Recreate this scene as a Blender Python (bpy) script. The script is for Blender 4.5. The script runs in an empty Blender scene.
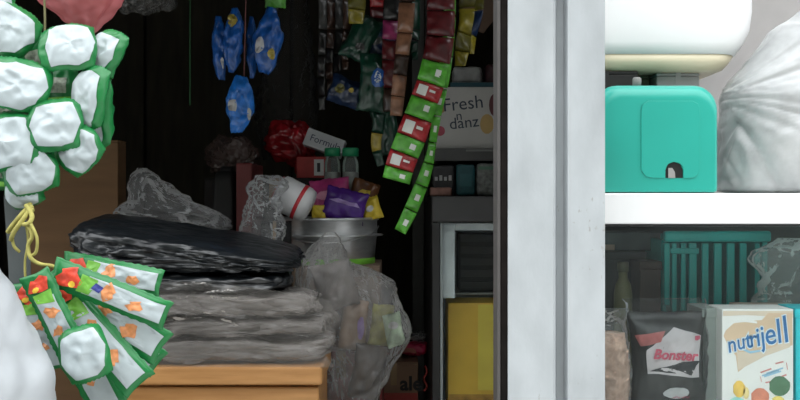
import bpy, bmesh, math, random
from mathutils import Vector, Matrix, Euler, noise

S = bpy.context.scene
COL = S.collection
R = math.radians
random.seed(11)

# ------------------------------------------------------------------ camera, sky, exposure
F, CZ = 1000.0, 1.30            # focal length in pixels of an 800 px wide frame, camera height
cam = bpy.data.objects.new('camera', bpy.data.cameras.new('camera'))
COL.objects.link(cam)
cam.location = (0, 0, CZ); cam.rotation_euler = (R(90), 0, 0)
cam.data.sensor_width = 36; cam.data.lens = 36 * F / 800; cam.data.clip_start = .01
S.camera = cam

W = bpy.data.worlds.new('overcast_sky'); S.world = W; W.use_nodes = True
nt = W.node_tree
bg = nt.nodes['Background']
bg.inputs['Color'].default_value = (.94, .975, 1.0, 1)
# standard overcast sky: three times brighter overhead than at the horizon
wtc = nt.nodes.new('ShaderNodeTexCoord'); wsx = nt.nodes.new('ShaderNodeSeparateXYZ')
nt.links.new(wtc.outputs['Generated'], wsx.inputs[0])
wm = nt.nodes.new('ShaderNodeMapRange'); wm.inputs['From Min'].default_value = 0; wm.inputs['From Max'].default_value = 1
wm.inputs['To Min'].default_value = .5; wm.inputs['To Max'].default_value = 1.5
nt.links.new(wsx.outputs['Z'], wm.inputs['Value']); nt.links.new(wm.outputs[0], bg.inputs['Strength'])

S.view_settings.view_transform = 'Standard'
S.view_settings.look = 'None'
S.view_settings.gamma = 1
S.view_settings.use_curve_mapping = False
S.view_settings.exposure = 1.7
S.cycles.transparent_max_bounces = 24
S.cycles.max_bounces = 8

def P(px, py, Y):
    return Vector(((px - 400) / F * Y, Y, CZ - (py - 200) / F * Y))

# ------------------------------------------------------------------ materials
MATS = {}
def M(name, col, rough=.55, metal=0., var=.12, nscale=18., bump=0., bscale=60., spec=.5, trans=0., coat=0., col2=None, stretch=(1, 1, 1)):
    if name in MATS: return MATS[name]
    m = bpy.data.materials.new(name); m.use_nodes = True; t = m.node_tree; N = t.nodes; L = t.links
    b = N['Principled BSDF']
    tc = N.new('ShaderNodeTexCoord'); mp = N.new('ShaderNodeMapping'); mp.inputs['Scale'].default_value = stretch
    L.new(tc.outputs['Object'], mp.inputs['Vector'])
    nz = N.new('ShaderNodeTexNoise'); nz.inputs['Scale'].default_value = nscale; nz.inputs['Detail'].default_value = 5
    L.new(mp.outputs[0], nz.inputs['Vector'])
    rp = N.new('ShaderNodeValToRGB')
    c2 = col2 or tuple(min(1, c * (1 + var)) for c in col)
    c1 = tuple(c * (1 - var) for c in col)
    rp.color_ramp.elements[0].position = .3; rp.color_ramp.elements[1].position = .7
    rp.color_ramp.elements[0].color = (*c1, 1); rp.color_ramp.elements[1].color = (*c2, 1)
    L.new(nz.outputs['Fac'], rp.inputs['Fac']); L.new(rp.outputs['Color'], b.inputs['Base Color'])
    b.inputs['Roughness'].default_value = rough; b.inputs['Metallic'].default_value = metal
    b.inputs['Specular IOR Level'].default_value = spec
    b.inputs['Coat Weight'].default_value = coat; b.inputs['Coat Roughness'].default_value = .15
    if bump:
        n2 = N.new('ShaderNodeTexNoise'); n2.inputs['Scale'].default_value = bscale; n2.inputs['Detail'].default_value = 4
        L.new(mp.outputs[0], n2.inputs['Vector'])
        bp = N.new('ShaderNodeBump'); bp.inputs['Strength'].default_value = bump; bp.inputs['Distance'].default_value = .004
        L.new(n2.outputs['Fac'], bp.inputs['Height']); L.new(bp.outputs[0], b.inputs['Normal'])
    if trans:      # thin sheet letting diffuse light through
        tl = N.new('ShaderNodeBsdfTranslucent'); L.new(rp.outputs['Color'], tl.inputs['Color'])
        mx = N.new('ShaderNodeMixShader'); mx.inputs[0].default_value = trans
        L.new(b.outputs[0], mx.inputs[1]); L.new(tl.outputs[0], mx.inputs[2])
        L.new(mx.outputs[0], N['Material Output'].inputs['Surface'])
    MATS[name] = m
    return m

def film(name, tint=(.93, .94, .95), body=(.62, .62, .62), haze=.16, crinkle=.8, cscale=55., rough=.12, ior=1.5):
    """thin plastic film: mostly see-through, with a hazy glossy skin and crease relief"""
    if name in MATS: return MATS[name]
    m = bpy.data.materials.new(name); m.use_nodes = True; t = m.node_tree; N = t.nodes; L = t.links
    b = N['Principled BSDF']; b.inputs['Base Color'].default_value = (*body, 1)
    b.inputs['Roughness'].default_value = rough; b.inputs['Specular IOR Level'].default_value = 1.0
    tc = N.new('ShaderNodeTexCoord')
    nz = N.new('ShaderNodeTexNoise'); nz.inputs['Scale'].default_value = 9; nz.inputs['Detail'].default_value = 6
    L.new(tc.outputs['Object'], nz.inputs['Vector'])
    vo = N.new('ShaderNodeTexVoronoi'); vo.feature = 'DISTANCE_TO_EDGE'; vo.inputs['Scale'].default_value = cscale
    wv = N.new('ShaderNodeVectorMath'); wv.operation = 'MULTIPLY_ADD'
    wv.inputs[1].default_value = (.12, .12, .12)
    L.new(nz.outputs['Color'], wv.inputs[0]); L.new(tc.outputs['Object'], wv.inputs[2])
    L.new(wv.outputs[0], vo.inputs['Vector'])
    bp = N.new('ShaderNodeBump'); bp.inputs['Strength'].default_value = crinkle; bp.inputs['Distance'].default_value = .006
    L.new(vo.outputs['Distance'], bp.inputs['Height']); L.new(bp.outputs[0], b.inputs['Normal'])
    fr = N.new('ShaderNodeFresnel'); fr.inputs['IOR'].default_value = ior
    L.new(bp.outputs[0], fr.inputs['Normal'])
    mr = N.new('ShaderNodeMapRange'); mr.inputs['From Min'].default_value = .3; mr.inputs['From Max'].default_value = .7
    mr.inputs['To Min'].default_value = haze * .5; mr.inputs['To Max'].default_value = haze * 1.5
    L.new(nz.outputs['Fac'], mr.inputs['Value'])
    ad = N.new('ShaderNodeMath'); ad.operation = 'ADD'; ad.use_clamp = True
    L.new(fr.outputs[0], ad.inputs[0]); L.new(mr.outputs[0], ad.inputs[1])
    tr = N.new('ShaderNodeBsdfTransparent'); tr.inputs['Color'].default_value = (*tint, 1)
    mx = N.new('ShaderNodeMixShader')
    L.new(ad.outputs[0], mx.inputs[0]); L.new(tr.outputs[0], mx.inputs[1]); L.new(b.outputs[0], mx.inputs[2])
    L.new(mx.outputs[0], N['Material Output'].inputs['Surface'])
    MATS[name] = m
    return m

def glass(name, tint, ior=1.45, haze=.02):
    if name in MATS: return MATS[name]
    m = bpy.data.materials.new(name); m.use_nodes = True; t = m.node_tree; N = t.nodes; L = t.links
    b = N['Principled BSDF']; b.inputs['Base Color'].default_value = (.75, .8, .8, 1); b.inputs['Roughness'].default_value = .05
    b.inputs['Specular IOR Level'].default_value = 1
    tc = N.new('ShaderNodeTexCoord'); nz = N.new('ShaderNodeTexNoise'); nz.inputs['Scale'].default_value = 7; nz.inputs['Detail'].default_value = 6
    L.new(tc.outputs['Object'], nz.inputs['Vector'])
    ml = N.new('ShaderNodeMath'); ml.operation = 'MULTIPLY'; ml.inputs[1].default_value = haze * 2
    L.new(nz.outputs['Fac'], ml.inputs[0])
    fr = N.new('ShaderNodeFresnel'); fr.inputs['IOR'].default_value = ior
    ad = N.new('ShaderNodeMath'); ad.operation = 'ADD'; ad.use_clamp = True
    L.new(fr.outputs[0], ad.inputs[0]); L.new(ml.outputs[0], ad.inputs[1])
    tr = N.new('ShaderNodeBsdfTransparent'); tr.inputs['Color'].default_value = (*tint, 1)
    mx = N.new('ShaderNodeMixShader')
    L.new(ad.outputs[0], mx.inputs[0]); L.new(tr.outputs[0], mx.inputs[1]); L.new(b.outputs[0], mx.inputs[2])
    L.new(mx.outputs[0], N['Material Output'].inputs['Surface'])
    MATS[name] = m
    return m

def speckled_steel(name):
    m = M(name, (.405, .43, .445), rough=.5, metal=.0, var=.16, nscale=16, bump=.08, bscale=160, spec=.4, stretch=(1, 1, .5))
    t = m.node_tree; N = t.nodes; L = t.links; b = N['Principled BSDF']
    rp = next(n for n in N if n.type == 'VALTORGB'); mp = next(n for n in N if n.type == 'MAPPING')
    nz = N.new('ShaderNodeTexNoise'); nz.inputs['Scale'].default_value = 170; nz.inputs['Detail'].default_value = 3
    n3 = N.new('ShaderNodeTexNoise'); n3.inputs['Scale'].default_value = 5
    L.new(mp.outputs[0], nz.inputs['Vector']); L.new(mp.outputs[0], n3.inputs['Vector'])
    ml = N.new('ShaderNodeMath'); ml.operation = 'MULTIPLY'; L.new(nz.outputs['Fac'], ml.inputs[0]); L.new(n3.outputs['Fac'], ml.inputs[1])
    r2 = N.new('ShaderNodeValToRGB'); r2.color_ramp.elements[0].position = .35; r2.color_ramp.elements[1].position = .385
    r2.color_ramp.elements[0].color = (0, 0, 0, 1); r2.color_ramp.elements[1].color = (1, 1, 1, 1)
    L.new(ml.outputs[0], r2.inputs['Fac'])
    mx = N.new('ShaderNodeMixRGB'); L.new(r2.outputs['Color'], mx.inputs['Fac']); L.new(rp.outputs['Color'], mx.inputs[1])
    mx.inputs[2].default_value = (.33, .33, .32, 1)
    L.new(mx.outputs[0], b.inputs['Base Color'])
    return m

def wood(name, c1, c2, scale=5, stretch=(1, 8, 8), rough=.5):
    return M(name, c1, rough=rough, col2=c2, var=.12, nscale=scale, stretch=stretch, bump=.15, bscale=25, spec=.35)

# ------------------------------------------------------------------ object helpers
def link(name, me, mat=None, parent=None, smooth=True):
    o = bpy.data.objects.new(name, me); COL.objects.link(o)
    if mat is not None:
        for m in (mat if isinstance(mat, (list, tuple)) else [mat]): me.materials.append(m)
    if parent is not None: o.parent = parent
    if smooth: me.polygons.foreach_set('use_smooth', [True] * len(me.polygons))
    me.update()
    return o

def tag(o, label, cat, group=None, kind=None):
    o['label'] = label
    if cat: o['category'] = cat
    if group: o['group'] = group
    if kind: o['kind'] = kind
    return o

def struct(o, label=None):
    o['kind'] = 'structure'
    if label: o['label'] = label; 
    return o

def thing(name, label, cat, loc=(0, 0, 0), rot=(0, 0, 0), group=None):
    o = bpy.data.objects.new(name, None); COL.objects.link(o)
    o.location = loc; o.rotation_euler = rot; o.empty_display_size = .02
    return tag(o, label, cat, group)

def pyd(name, v, f, mat, parent=None, smooth=True):
    me = bpy.data.meshes.new(name); me.from_pydata([tuple(p) for p in v], [], f); me.validate()
    bm = bmesh.new(); bm.from_mesh(me); bmesh.ops.recalc_face_normals(bm, faces=bm.faces); bm.to_mesh(me); bm.free()
    return link(name, me, mat, parent, smooth)

def bm_obj(name, bm, mat, parent=None, smooth=False):
    bmesh.ops.recalc_face_normals(bm, faces=bm.faces)
    me = bpy.data.meshes.new(name); bm.to_mesh(me); bm.free()
    return link(name, me, mat, parent, smooth)

def add_box(bm, x0, x1, y0, y1, z0, z1, bev=0, seg=2):
    r = bmesh.ops.create_cube(bm, size=1)
    vs = r['verts']
    for v in vs:
        v.co = Vector(((x0 + x1) / 2 + v.co.x * (x1 - x0), (y0 + y1) / 2 + v.co.y * (y1 - y0), (z0 + z1) / 2 + v.co.z * (z1 - z0)))
    if bev:
        es = list({e for v in vs for e in v.link_edges})
        bmesh.ops.bevel(bm, geom=es, offset=bev, segments=seg, profile=.5, affect='EDGES')

def rbox(name, x0, x1, y0, y1, z0, z1, mat, bev=.002, parent=None, seg=2, smooth=False):
    bm = bmesh.new(); add_box(bm, x0, x1, y0, y1, z0, z1, bev, seg)
    return bm_obj(name, bm, mat, parent, smooth)

def superbox(name, size, mat, p=5, n=22, amp=.0, cs=18, seed=0, parent=None, stretch=(1, 1, 1), warp=None, ampf=None):
    """soft packet: a rounded block with creases. size = full x, y, z"""
    bm = bmesh.new(); bmesh.ops.create_cube(bm, size=2)
    bmesh.ops.subdivide_edges(bm, edges=bm.edges[:], cuts=n, use_grid_fill=True)
    sd = Vector((seed * 3.7, seed * 1.3, seed * 2.1))
    for v in bm.verts:
        c = v.co.copy()
        k = (abs(c.x) ** p + abs(c.y) ** p + abs(c.z) ** p) ** (1 / p)
        q = c / k
        w = Vector((q.x * size[0] / 2, q.y * size[1] / 2, q.z * size[2] / 2))
        if amp:
            s = Vector((w.x * stretch[0], w.y * stretch[1], w.z * stretch[2])) * cs + sd
            s += noise.noise_vector(s * .5) * .8
            d = noise.voronoi(s)[0]
            h = min(1, (d[1] - d[0]) * 1.6) - .5 + .4 * noise.noise(s * 2.3)
            d = noise.voronoi(s * 2.6)[0]; h += .35 * (min(1, (d[1] - d[0]) * 1.7) - .5)
            w += q.normalized() * amp * h * (ampf(q) if ampf else 1)
        if warp: w = warp(w, q)
        v.co = w
    return bm_obj(name, bm, mat, parent, True)

def crm(pts, t):
    """Catmull-Rom through rows of numbers, t in 0..1"""
    n = len(pts) - 1; f = min(max(t * n, 0), n - 1e-6); i = int(f); u = f - i
    g = lambda k: pts[min(max(k, 0), n)]
    a, b, c, d = g(i - 1), g(i), g(i + 1), g(i + 2)
    return [.5 * (2 * q + (r - p) * u + (2 * p - 5 * q + 4 * r - s) * u * u + (3 * q - p - 3 * r + s) * u ** 3) for p, q, r, s in zip(a, b, c, d)]

def loft_bag(name, levels, mat, rows=60, n=90, p=2.4, amp=.006, cs=22, seed=0, folds=0, fold_amp=.0, stretch=(1, 1, 1), parent=None, cap=True, smooth=True, radial=None):
    """levels: (z, xc, yc, rx, ry) from bottom to top -> a creased bag"""
    V, Fc = [], []; sd = Vector((seed * 5.1, seed * 2.3, seed * 1.7))
    for i in range(rows + 1):
        z, xc, yc, rx, ry = crm(levels, i / rows)
        for j in range(n):
            a = 2 * math.pi * j / n; ca, sa = math.cos(a), math.sin(a)
            ux = math.copysign(abs(ca) ** (2 / p), ca); uy = math.copysign(abs(sa) ** (2 / p), sa)
            w = Vector((xc + rx * ux, yc + ry * uy, z))
            s = Vector((w.x * stretch[0], w.y * stretch[1], w.z * stretch[2])) * cs + sd
            s += noise.noise_vector(s * .45) * .9
            d = noise.voronoi(s)[0]
            h = min(1, (d[1] - d[0]) * 1.7) - .5 + .3 * noise.noise(s * 2.1)
            d = noise.voronoi(s * 2.7)[0]; h += .4 * (min(1, (d[1] - d[0]) * 1.7) - .5)
            if folds: h2 = math.sin(a * folds + 3 * noise.noise(Vector((0, 0, z * 9)) + sd)) * fold_amp
            else: h2 = 0
            if radial:
                th_ = math.atan2(w.z - radial[1], abs(w.x - radial[0]) + .02)
                rr_ = math.hypot(w.x - radial[0], w.z - radial[1])
                q_ = noise.noise(Vector((th_ * radial[2], rr_ * 3, seed + (0 if w.y < yc else 9)))) + .5 * noise.noise(Vector((th_ * radial[2] * 2.7, rr_ * 4, seed + 3)))
                h2 += (.5 - abs(q_)) * radial[3]
            nrm = Vector((ux, uy * max(rx, 1e-4) / max(ry, 1e-4), 0)); nrm = nrm.normalized() if nrm.length > 0 else nrm
            k = min(1, min(rx, ry) / (amp * 2 + 1e-5))
            V.append(w + (nrm + Vector((0, 0, .3 * noise.noise(s)))) * (amp * h + h2) * k)
    for i in range(rows):
        for j in range(n):
            Fc.append((i * n + j, i * n + (j + 1) % n, (i + 1) * n + (j + 1) % n, (i + 1) * n + j))
    if cap:
        Fc.append(tuple(range(n))[::-1]); Fc.append(tuple(rows * n + j for j in range(n)))
    return pyd(name, V, Fc, mat, parent, smooth)

def lv(py, l, r, Y, ry):
    """a bag level read as picture row, its two sides and its distance"""
    c = P((l + r) / 2, py, Y)
    return (c.z, c.x, Y, (r - l) / 2 / F * Y, ry)

def tube(name, pts, rad, mat, parent=None, n=8, steps=8, closed=False):
    pts = [Vector(p) for p in pts]; k = (len(pts) - 1) * steps
    path = [Vector(crm([tuple(p) for p in pts], i / k)) for i in range(k + 1)]
    V, Fc = [], []; up = Vector((.123, .9, .41)).normalized()
    for i, p in enumerate(path):
        t = (path[min(i + 1, k)] - path[max(i - 1, 0)])
        t = t.normalized() if t.length else Vector((0, 0, 1))
        a = t.cross(up).normalized(); b = t.cross(a)
        rr = rad(i / k) if callable(rad) else rad
        for j in range(n):
            q = 2 * math.pi * j / n
            V.append(p + (a * math.cos(q) + b * math.sin(q)) * rr)
    for i in range(k):
        for j in range(n):
            Fc.append((i * n + j, i * n + (j + 1) % n, (i + 1) * n + (j + 1) % n, (i + 1) * n + j))
    Fc.append(tuple(range(n))); Fc.append(tuple(k * n + j for j in range(n)))
    return pyd(name, V, Fc, mat, parent)

def lathe(name, prof, mat, parent=None, n=40, loc=(0, 0, 0)):
    V, Fc = [], []
    for r, z in prof:
        for j in range(n):
            a = 2 * math.pi * j / n; V.append((loc[0] + r * math.cos(a), loc[1] + r * math.sin(a), loc[2] + z))
    m = len(prof)
    for i in range(m - 1):
        for j in range(n):
            Fc.append((i * n + j, i * n + (j + 1) % n, (i + 1) * n + (j + 1) % n, (i + 1) * n + j))
    Fc.append(tuple(range(n))[::-1]); Fc.append(tuple((m - 1) * n + j for j in range(n)))
    return pyd(name, V, Fc, mat, parent)

def slab(name, pts, y0, y1, mat, parent=None, bev=0.):
    """an outline in x,z given thickness in y"""
    bm = bmesh.new()
    f = bm.faces.new([bm.verts.new((x, y0, z)) for x, z in pts])
    r = bmesh.ops.extrude_face_region(bm, geom=[f])
    for v in r['geom']:
        if isinstance(v, bmesh.types.BMVert): v.co.y = y1
    if bev:
        bmesh.ops.bevel(bm, geom=[e for e in bm.edges if abs(e.verts[0].co.y - e.verts[1].co.y) < 1e-6], offset=bev, segments=2, profile=.5, affect='EDGES')
    return bm_obj(name, bm, mat, parent)

def text(name, body, size, mat, parent, loc, rot=(R(90), 0, 0), shear=0., bold=0., sx=1., ext=.0003):
    cu = bpy.data.curves.new(name, 'FONT'); cu.body = body; cu.size = size; cu.align_x = 'CENTER'; cu.align_y = 'CENTER'
    cu.extrude = ext; cu.shear = shear; cu.offset = bold; cu.resolution_u = 3
    t = bpy.data.objects.new(name, cu); COL.objects.link(t)
    dg = bpy.context.evaluated_depsgraph_get()
    me = bpy.data.meshes.new_from_object(t.evaluated_get(dg)); bpy.data.objects.remove(t)
    o = link(name, me, mat, parent, False)
    o.location = loc; o.rotation_euler = rot; o.scale = (sx, 1, 1)
    return o

# ---- pouches -------------------------------------------------------
def pouch_point(u, v, w, h, puff, seed, side, crimp=.12, crump=.0025, cut=0., fq=40):
    """u, v in -1..1 -> point in the pouch's own frame; it faces -y"""
    e = max(0, 1 - abs(u) ** 2.6) ** .6 * max(0, 1 - min(1, abs(v) / (1 - crimp)) ** 2.6) ** .6
    pinch = 1 - .10 * (1 - abs(v) ** 2) * puff / .01 * .6
    s = Vector((u * w * fq + seed * 7.3, v * h * fq, seed * 3.1))
    nz = noise.noise(s) * crump * (1 + .6 * e) + noise.noise(s * 2.6) * crump * .5
    d = noise.voronoi(s * .9)[0]
    nz += (min(1, (d[1] - d[0]) * 1.8) - .5) * crump * e * side
    x = u * w / 2 * pinch + noise.noise(s * .6 + Vector((9, 0, 0))) * crump
    z = v * h / 2 + noise.noise(s * .6 + Vector((0, 5, 0))) * crump
    if cut:        # corners folded away: the outline turns into a rough hexagon
        k = max(0, abs(u) * .9 + abs(v) * .75 - 1.05) * cut
        x *= 1 - k * .75; z *= 1 - k * .55
        nz += k * .02
    y = -side * (puff * e + .0003) + nz
    return Vector((x, y, z))

def pouch_body(name, w, h, puff, seed, mat, parent, n=18, zig=True, **k):
    V, Fc = [], []
    for side in (1, -1):
        off = len(V)
        for i in range(n + 1):
            for j in range(n + 1):
                u, v = -1 + 2 * j / n, -1 + 2 * i / n
                p = pouch_point(u, v, w, h, puff, seed, side, **k)
                if zig and i in (0, n): p.z += (.0012 if j % 2 else 0) * (1 if i == n else -1)
                V.append(p)
        for i in range(n):
            for j in range(n):
                a = off + i * (n + 1) + j
                q = (a, a + 1, a + n + 2, a + n + 1)
                Fc.append(q if side == 1 else q[::-1])
    m = (n + 1) ** 2
    rim = [j for j in range(n)] + [(i + 1) * (n + 1) - 1 for i in range(n)] + [n * (n + 1) + j for j in range(n, 0, -1)] + [i * (n + 1) for i in range(n, 0, -1)]
    for a, b in zip(rim, rim[1:] + rim[:1]): Fc.append((a, a + m, b + m, b))
    return pyd(name, V, Fc, mat, parent)

def pouch_print(name, poly, w, h, puff, seed, mat, parent, side=1, lift=.0006, rings=6, per=4, **k):
    """a printed panel that follows the pouch; poly = outline in u, v"""
    c = Vector((sum(p[0] for p in poly) / len(poly), sum(p[1] for p in poly) / len(poly)))
    out = []
    for a, b in zip(poly, poly[1:] + poly[:1]):
        for q in range(per): out.append(Vector(a).lerp(Vector(b), q / per))
    V, Fc = [], []; n = len(out)
    def pt(q):
        p = pouch_point(q.x, q.y, w, h, puff, seed, side, **k); p.y -= side * lift; return p
    V.append(pt(c))
    for r in range(1, rings + 1):
        for q in out: V.append(pt(c.lerp(q, r / rings)))
    for j in range(n): Fc.append((0, 1 + j, 1 + (j + 1) % n))
    for r in range(rings - 1):
        for j in range(n):
            a = 1 + r * n
            Fc.append((a + j, a + n + j, a + n + (j + 1) % n, a + (j + 1) % n))
    return pyd(name, V, Fc, mat, parent)

def ell(cx, cy, rx, ry, n=10, wob=0., seed=0):
    return [(cx + rx * (1 + wob * math.sin(3 * i + seed)) * math.cos(2 * math.pi * i / n), cy + ry * (1 + wob * math.cos(5 * i + seed)) * math.sin(2 * math.pi * i / n)) for i in range(n)]

# ================================================================== THE PLACE
concrete = M('outdoor_concrete', (.50, .49, .47), rough=.9, nscale=4, bump=.2)
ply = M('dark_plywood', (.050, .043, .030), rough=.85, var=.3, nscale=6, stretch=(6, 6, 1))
darkwall = M('very_dark_wall', (.030, .028, .024), rough=.9, var=.3, nscale=5)  # one very dark, mottled tone for back wall, left wall and ceiling
ground = struct(rbox('ground', -8, 8, -8, 1.15, -.12, -.0, concrete, 0))
floor = struct(rbox('floor', -1.6, 1.9, 1.15, 3.5, -.12, 0, M('shop_floor', (.12, .11, .10), rough=.8), 0))
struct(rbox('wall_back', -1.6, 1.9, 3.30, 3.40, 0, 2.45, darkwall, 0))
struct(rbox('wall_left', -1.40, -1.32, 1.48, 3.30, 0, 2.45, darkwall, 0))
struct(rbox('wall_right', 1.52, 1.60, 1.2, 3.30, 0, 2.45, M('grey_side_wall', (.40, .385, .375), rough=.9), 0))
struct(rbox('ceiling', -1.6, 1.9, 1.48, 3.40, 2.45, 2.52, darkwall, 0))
struct(rbox('wall_front', -1.40, .26, 1.48, 1.54, 1.622, 2.449, M('roller_box', (.20, .20, .20), rough=.7), 0))
struct(rbox('wall_light_blocker', -9, 9, -3.6, -3.3, 0, 4.4, M('blocker_grey', (.20, .20, .18), rough=.9, var=.3, nscale=2), 0))  # unseen wall behind the camera, added to keep low light out of the shop
# plywood sheets on the back wall
wl = bpy.data.objects['wall_back']
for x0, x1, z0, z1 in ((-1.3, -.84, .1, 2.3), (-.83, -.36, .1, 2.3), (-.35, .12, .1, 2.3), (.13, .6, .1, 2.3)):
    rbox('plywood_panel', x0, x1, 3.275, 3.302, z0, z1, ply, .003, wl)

# ---- galvanised pillar between the two openings
steel = speckled_steel('galvanised_steel')
Yp = 1.20
def px2x(px, Y): return (px - 400) / F * Y
prof = [(508, 0), (553, 0), (556, .004), (559, .020), (566.5, .022), (568, .001), (570, 0), (605, 0)]
pts = [(px2x(a, Yp), Yp + b) for a, b in prof] + [(px2x(605, Yp), Yp + .06), (px2x(508, Yp), Yp + .06)]
bm = bmesh.new()
f = bm.faces.new([bm.verts.new((x, y, 0)) for x, y in pts])
r = bmesh.ops.extrude_face_region(bm, geom=[f])
for v in r['geom']:
    if isinstance(v, bmesh.types.BMVert): v.co.z = 1.99
pil = bm_obj('pillar', bm, steel)
struct(pil, 'galvanised steel pillar with a folded groove between the two shop openings')
rbox('rubber_strip', px2x(501, Yp), px2x(508, Yp) - .0002, Yp + .004, Yp + .05, 0, 1.93, M('black_rubber', (.009, .007, .006), rough=.8, var=.4, nscale=40, spec=.15), .001, pil)
rbox('aluminium_edge', px2x(497.3, Yp), px2x(500.6, Yp), Yp + .002, Yp + .052, 0, 1.93, M('dull_aluminium', (.075, .07, .067), rough=.6, metal=.1), .0008, pil)

# ================================================================== COUNTER, CHEST AND SHOP FURNITURE (left opening)
brown_wood = wood('dark_counter_wood', (.10, .06, .035), (.14, .085, .05))
CT = .85
ctr = thing('wooden_counter', 'dark wooden counter inside the shop under the wooden chest and cartons', 'counter', (-.6, 1.95, 0))
def rel(o, p): o.parent = p; o.matrix_parent_inverse = Matrix.Translation(-Vector(p.location)); return o
for k in range(5):
    y0 = 1.46 + k * .195
    rel(rbox('counter_plank', -1.28, .04, y0, y0 + .192, CT - .03, CT, brown_wood, .003), ctr)
rel(rbox('front_panel', -1.26, .02, 1.48, 1.50, 0, CT - .03, brown_wood, .002), ctr)
rel(rbox('end_panel', .0, .02, 1.50, 2.43, 0, CT - .03, brown_wood, .002), ctr)

# pine chest: lid board with a lip above the front board
pine = wood('orange_pine', (.42, .20, .065), (.52, .27, .10), scale=7, stretch=(1, 7, 9), rough=.42)
z1 = P(0, 367, 1.55).z
chest = thing('pine_chest', 'orange pine wooden chest with overhanging lid under the plastic bag packs', 'chest', (-.31, 1.65, CT))
xr = px2x(322, 1.55)
lid = rel(rbox('lid_board', -.49, xr, 1.55, 1.755, z1 - .029, z1, pine, .005, seg=3), chest)
rel(rbox('front_board', -.482, xr - .006, 1.562, 1.578, CT + .002, z1 - .033, pine, .003), chest)
rel(rbox('end_board', xr - .024, xr - .007, 1.579, 1.745, CT + .002, z1 - .033, pine, .003), chest)
rel(rbox('back_board', -.482, xr - .006, 1.73, 1.745, CT + .002, z1 - .033, pine, .003), chest)
# scratches in the lid's front edge
scr = M('scratch_dark', (.10, .045, .02), rough=.9)
for px, w in ((258, 5), (266, 3), (272, 6), (281, 3)):
    c = P(px, 377, 1.5496)
    o = rbox('scratch', c.x, c.x + w * .0012, 1.5495, 1.5506, c.z, c.z + .0012 + .0006 * (w % 2), scr, 0)
    o.parent = lid; o.matrix_parent_inverse = Matrix.Translation(-Vector(chest.location))

# ---- packs of carrier bags on the chest
greyfilm = film('grey_pack_film', tint=(.80, .78, .76), body=(.42, .39, .37), haze=.24, crinkle=1.0, cscale=40, rough=.15)
greypack = M('packed_bags_taupe', (.14, .125, .11), rough=.35, var=.35, nscale=30, stretch=(.25, 1, 2.5), bump=.5, bscale=40)
zc = z1 + .004
packs = [(.036, (150, 328), (.10, .09, .08)), (.028, (155, 322), (.03, .026, .022)), (.038, (150, 312), (.12, .105, .095))]
PK = 1.655
for k, (hh, (l, r_), c) in enumerate(packs):
    t = thing('plastic_bag_pack', ['taupe clear-wrapped pack of carrier bags lying directly on the pine chest',
              'dark taupe wrapped bag pack between two lighter packs on the pine chest',
              'pale grey wrapped pack of carrier bags under the black packs'][k], 'bag pack', (px2x((l + r_) / 2, 1.60), PK, zc + hh / 2), (0, 0, R(1 - k)), 'wrapped carrier bag packs')
    W_ = (r_ - l) / F * 1.60 + .06
    superbox('folded_bags', (W_, .175, hh - .006), M('packed_bags_%d' % k, c, rough=.3, var=.4, nscale=26, stretch=(.2, 1, 3), bump=.5, bscale=34), p=6, n=30, amp=.007, cs=26, seed=k + 1, parent=t, stretch=(.3, 1, 1.6)).location.x = -.03
    wr_ = superbox('wrapper', (W_ + .012, .185, hh), greyfilm, p=6, n=50, amp=.010, cs=24, seed=k + 7, parent=t, stretch=(.5, 1, 1.5), warp=lambda w, q, k=k: w + Vector((0, 0, .007 * noise.noise(Vector((w.x * 13 + 5 * k, w.y * 9, k))))))
    wr_.location.x = -.03; wr_.data.polygons.foreach_set('use_smooth', [False] * len(wr_.data.polygons))
    zc += hh + .002

# loose clear sheet draped down the front of the packs
V_, F_ = [], []; nx_, nz_ = 150, 60
pa_, pb_ = P(158, 283, 1.535), P(334, 361, 1.535)
for i in range(nz_ + 1):
    for j in range(nx_ + 1):
        u, v = j / nx_, i / nz_
        x = pa_.x + (pb_.x - pa_.x + .035 * noise.noise(Vector((0, 2.2, v * 3.1)))) * u; z = z1 + .002 + (pa_.z - .03 * u * u - z1) * (1 - v)
        q = Vector((x * 10, 3.3, z * 36)); q += noise.noise_vector(q * .5) * 1.1
        d = noise.voronoi(q)[0]; d2 = noise.voronoi(q * 2.8)[0]
        V_.append((x + .004 * noise.noise(q), 1.5375 + .0055 * (.5 - min(1, 1.6 * (d[1] - d[0]))) + .0012 * (.5 - min(1, 1.6 * (d2[1] - d2[0]))) + .008 * noise.noise(q * .3), z + .004 * noise.noise(q + Vector((5, 0, 0))) * (1 - v)))
for i in range(nz_):
    for j in range(nx_):
        a = i * (nx_ + 1) + j; F_.append((a, a + 1, a + nx_ + 2, a + nx_ + 1))
t = pyd('clear_plastic_sheet', V_, F_, film('sheet_film', tint=(.93, .92, .91), body=(.44, .415, .385), haze=.08, crinkle=.7, cscale=20, rough=.12), None, True)
tag(t, 'loose crinkled clear plastic sheet draped down the front of the grey packs', 'plastic sheet')
blackbag = M('black_plastic_gloss', (.007, .009, .011), rough=.33, var=.3, nscale=20, bump=.7, bscale=45, spec=.75, stretch=(.5, 1, 1.6))
t = superbox('black_bag_pack', (.29, .185, .026), blackbag, p=5, n=40, amp=.007, cs=36, seed=3, stretch=(.5, 1, 1.3))
t.location = (px2x(196, 1.6), PK + .005, zc + .014)
tag(t, 'thin black glossy bag pack squeezed between grey packs and big black bundle', 'bag pack', 'black carrier bag packs')
zc += .026
def wedge(w, q):      # thick at one end, thin at the other, top sloping up to the back
    k = .86 - .42 * q.x
    zz_ = w.z + .0375
    return Vector((w.x, w.y, zz_ * k + .012 * (w.y / .1) * (zz_ / .075)))
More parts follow.
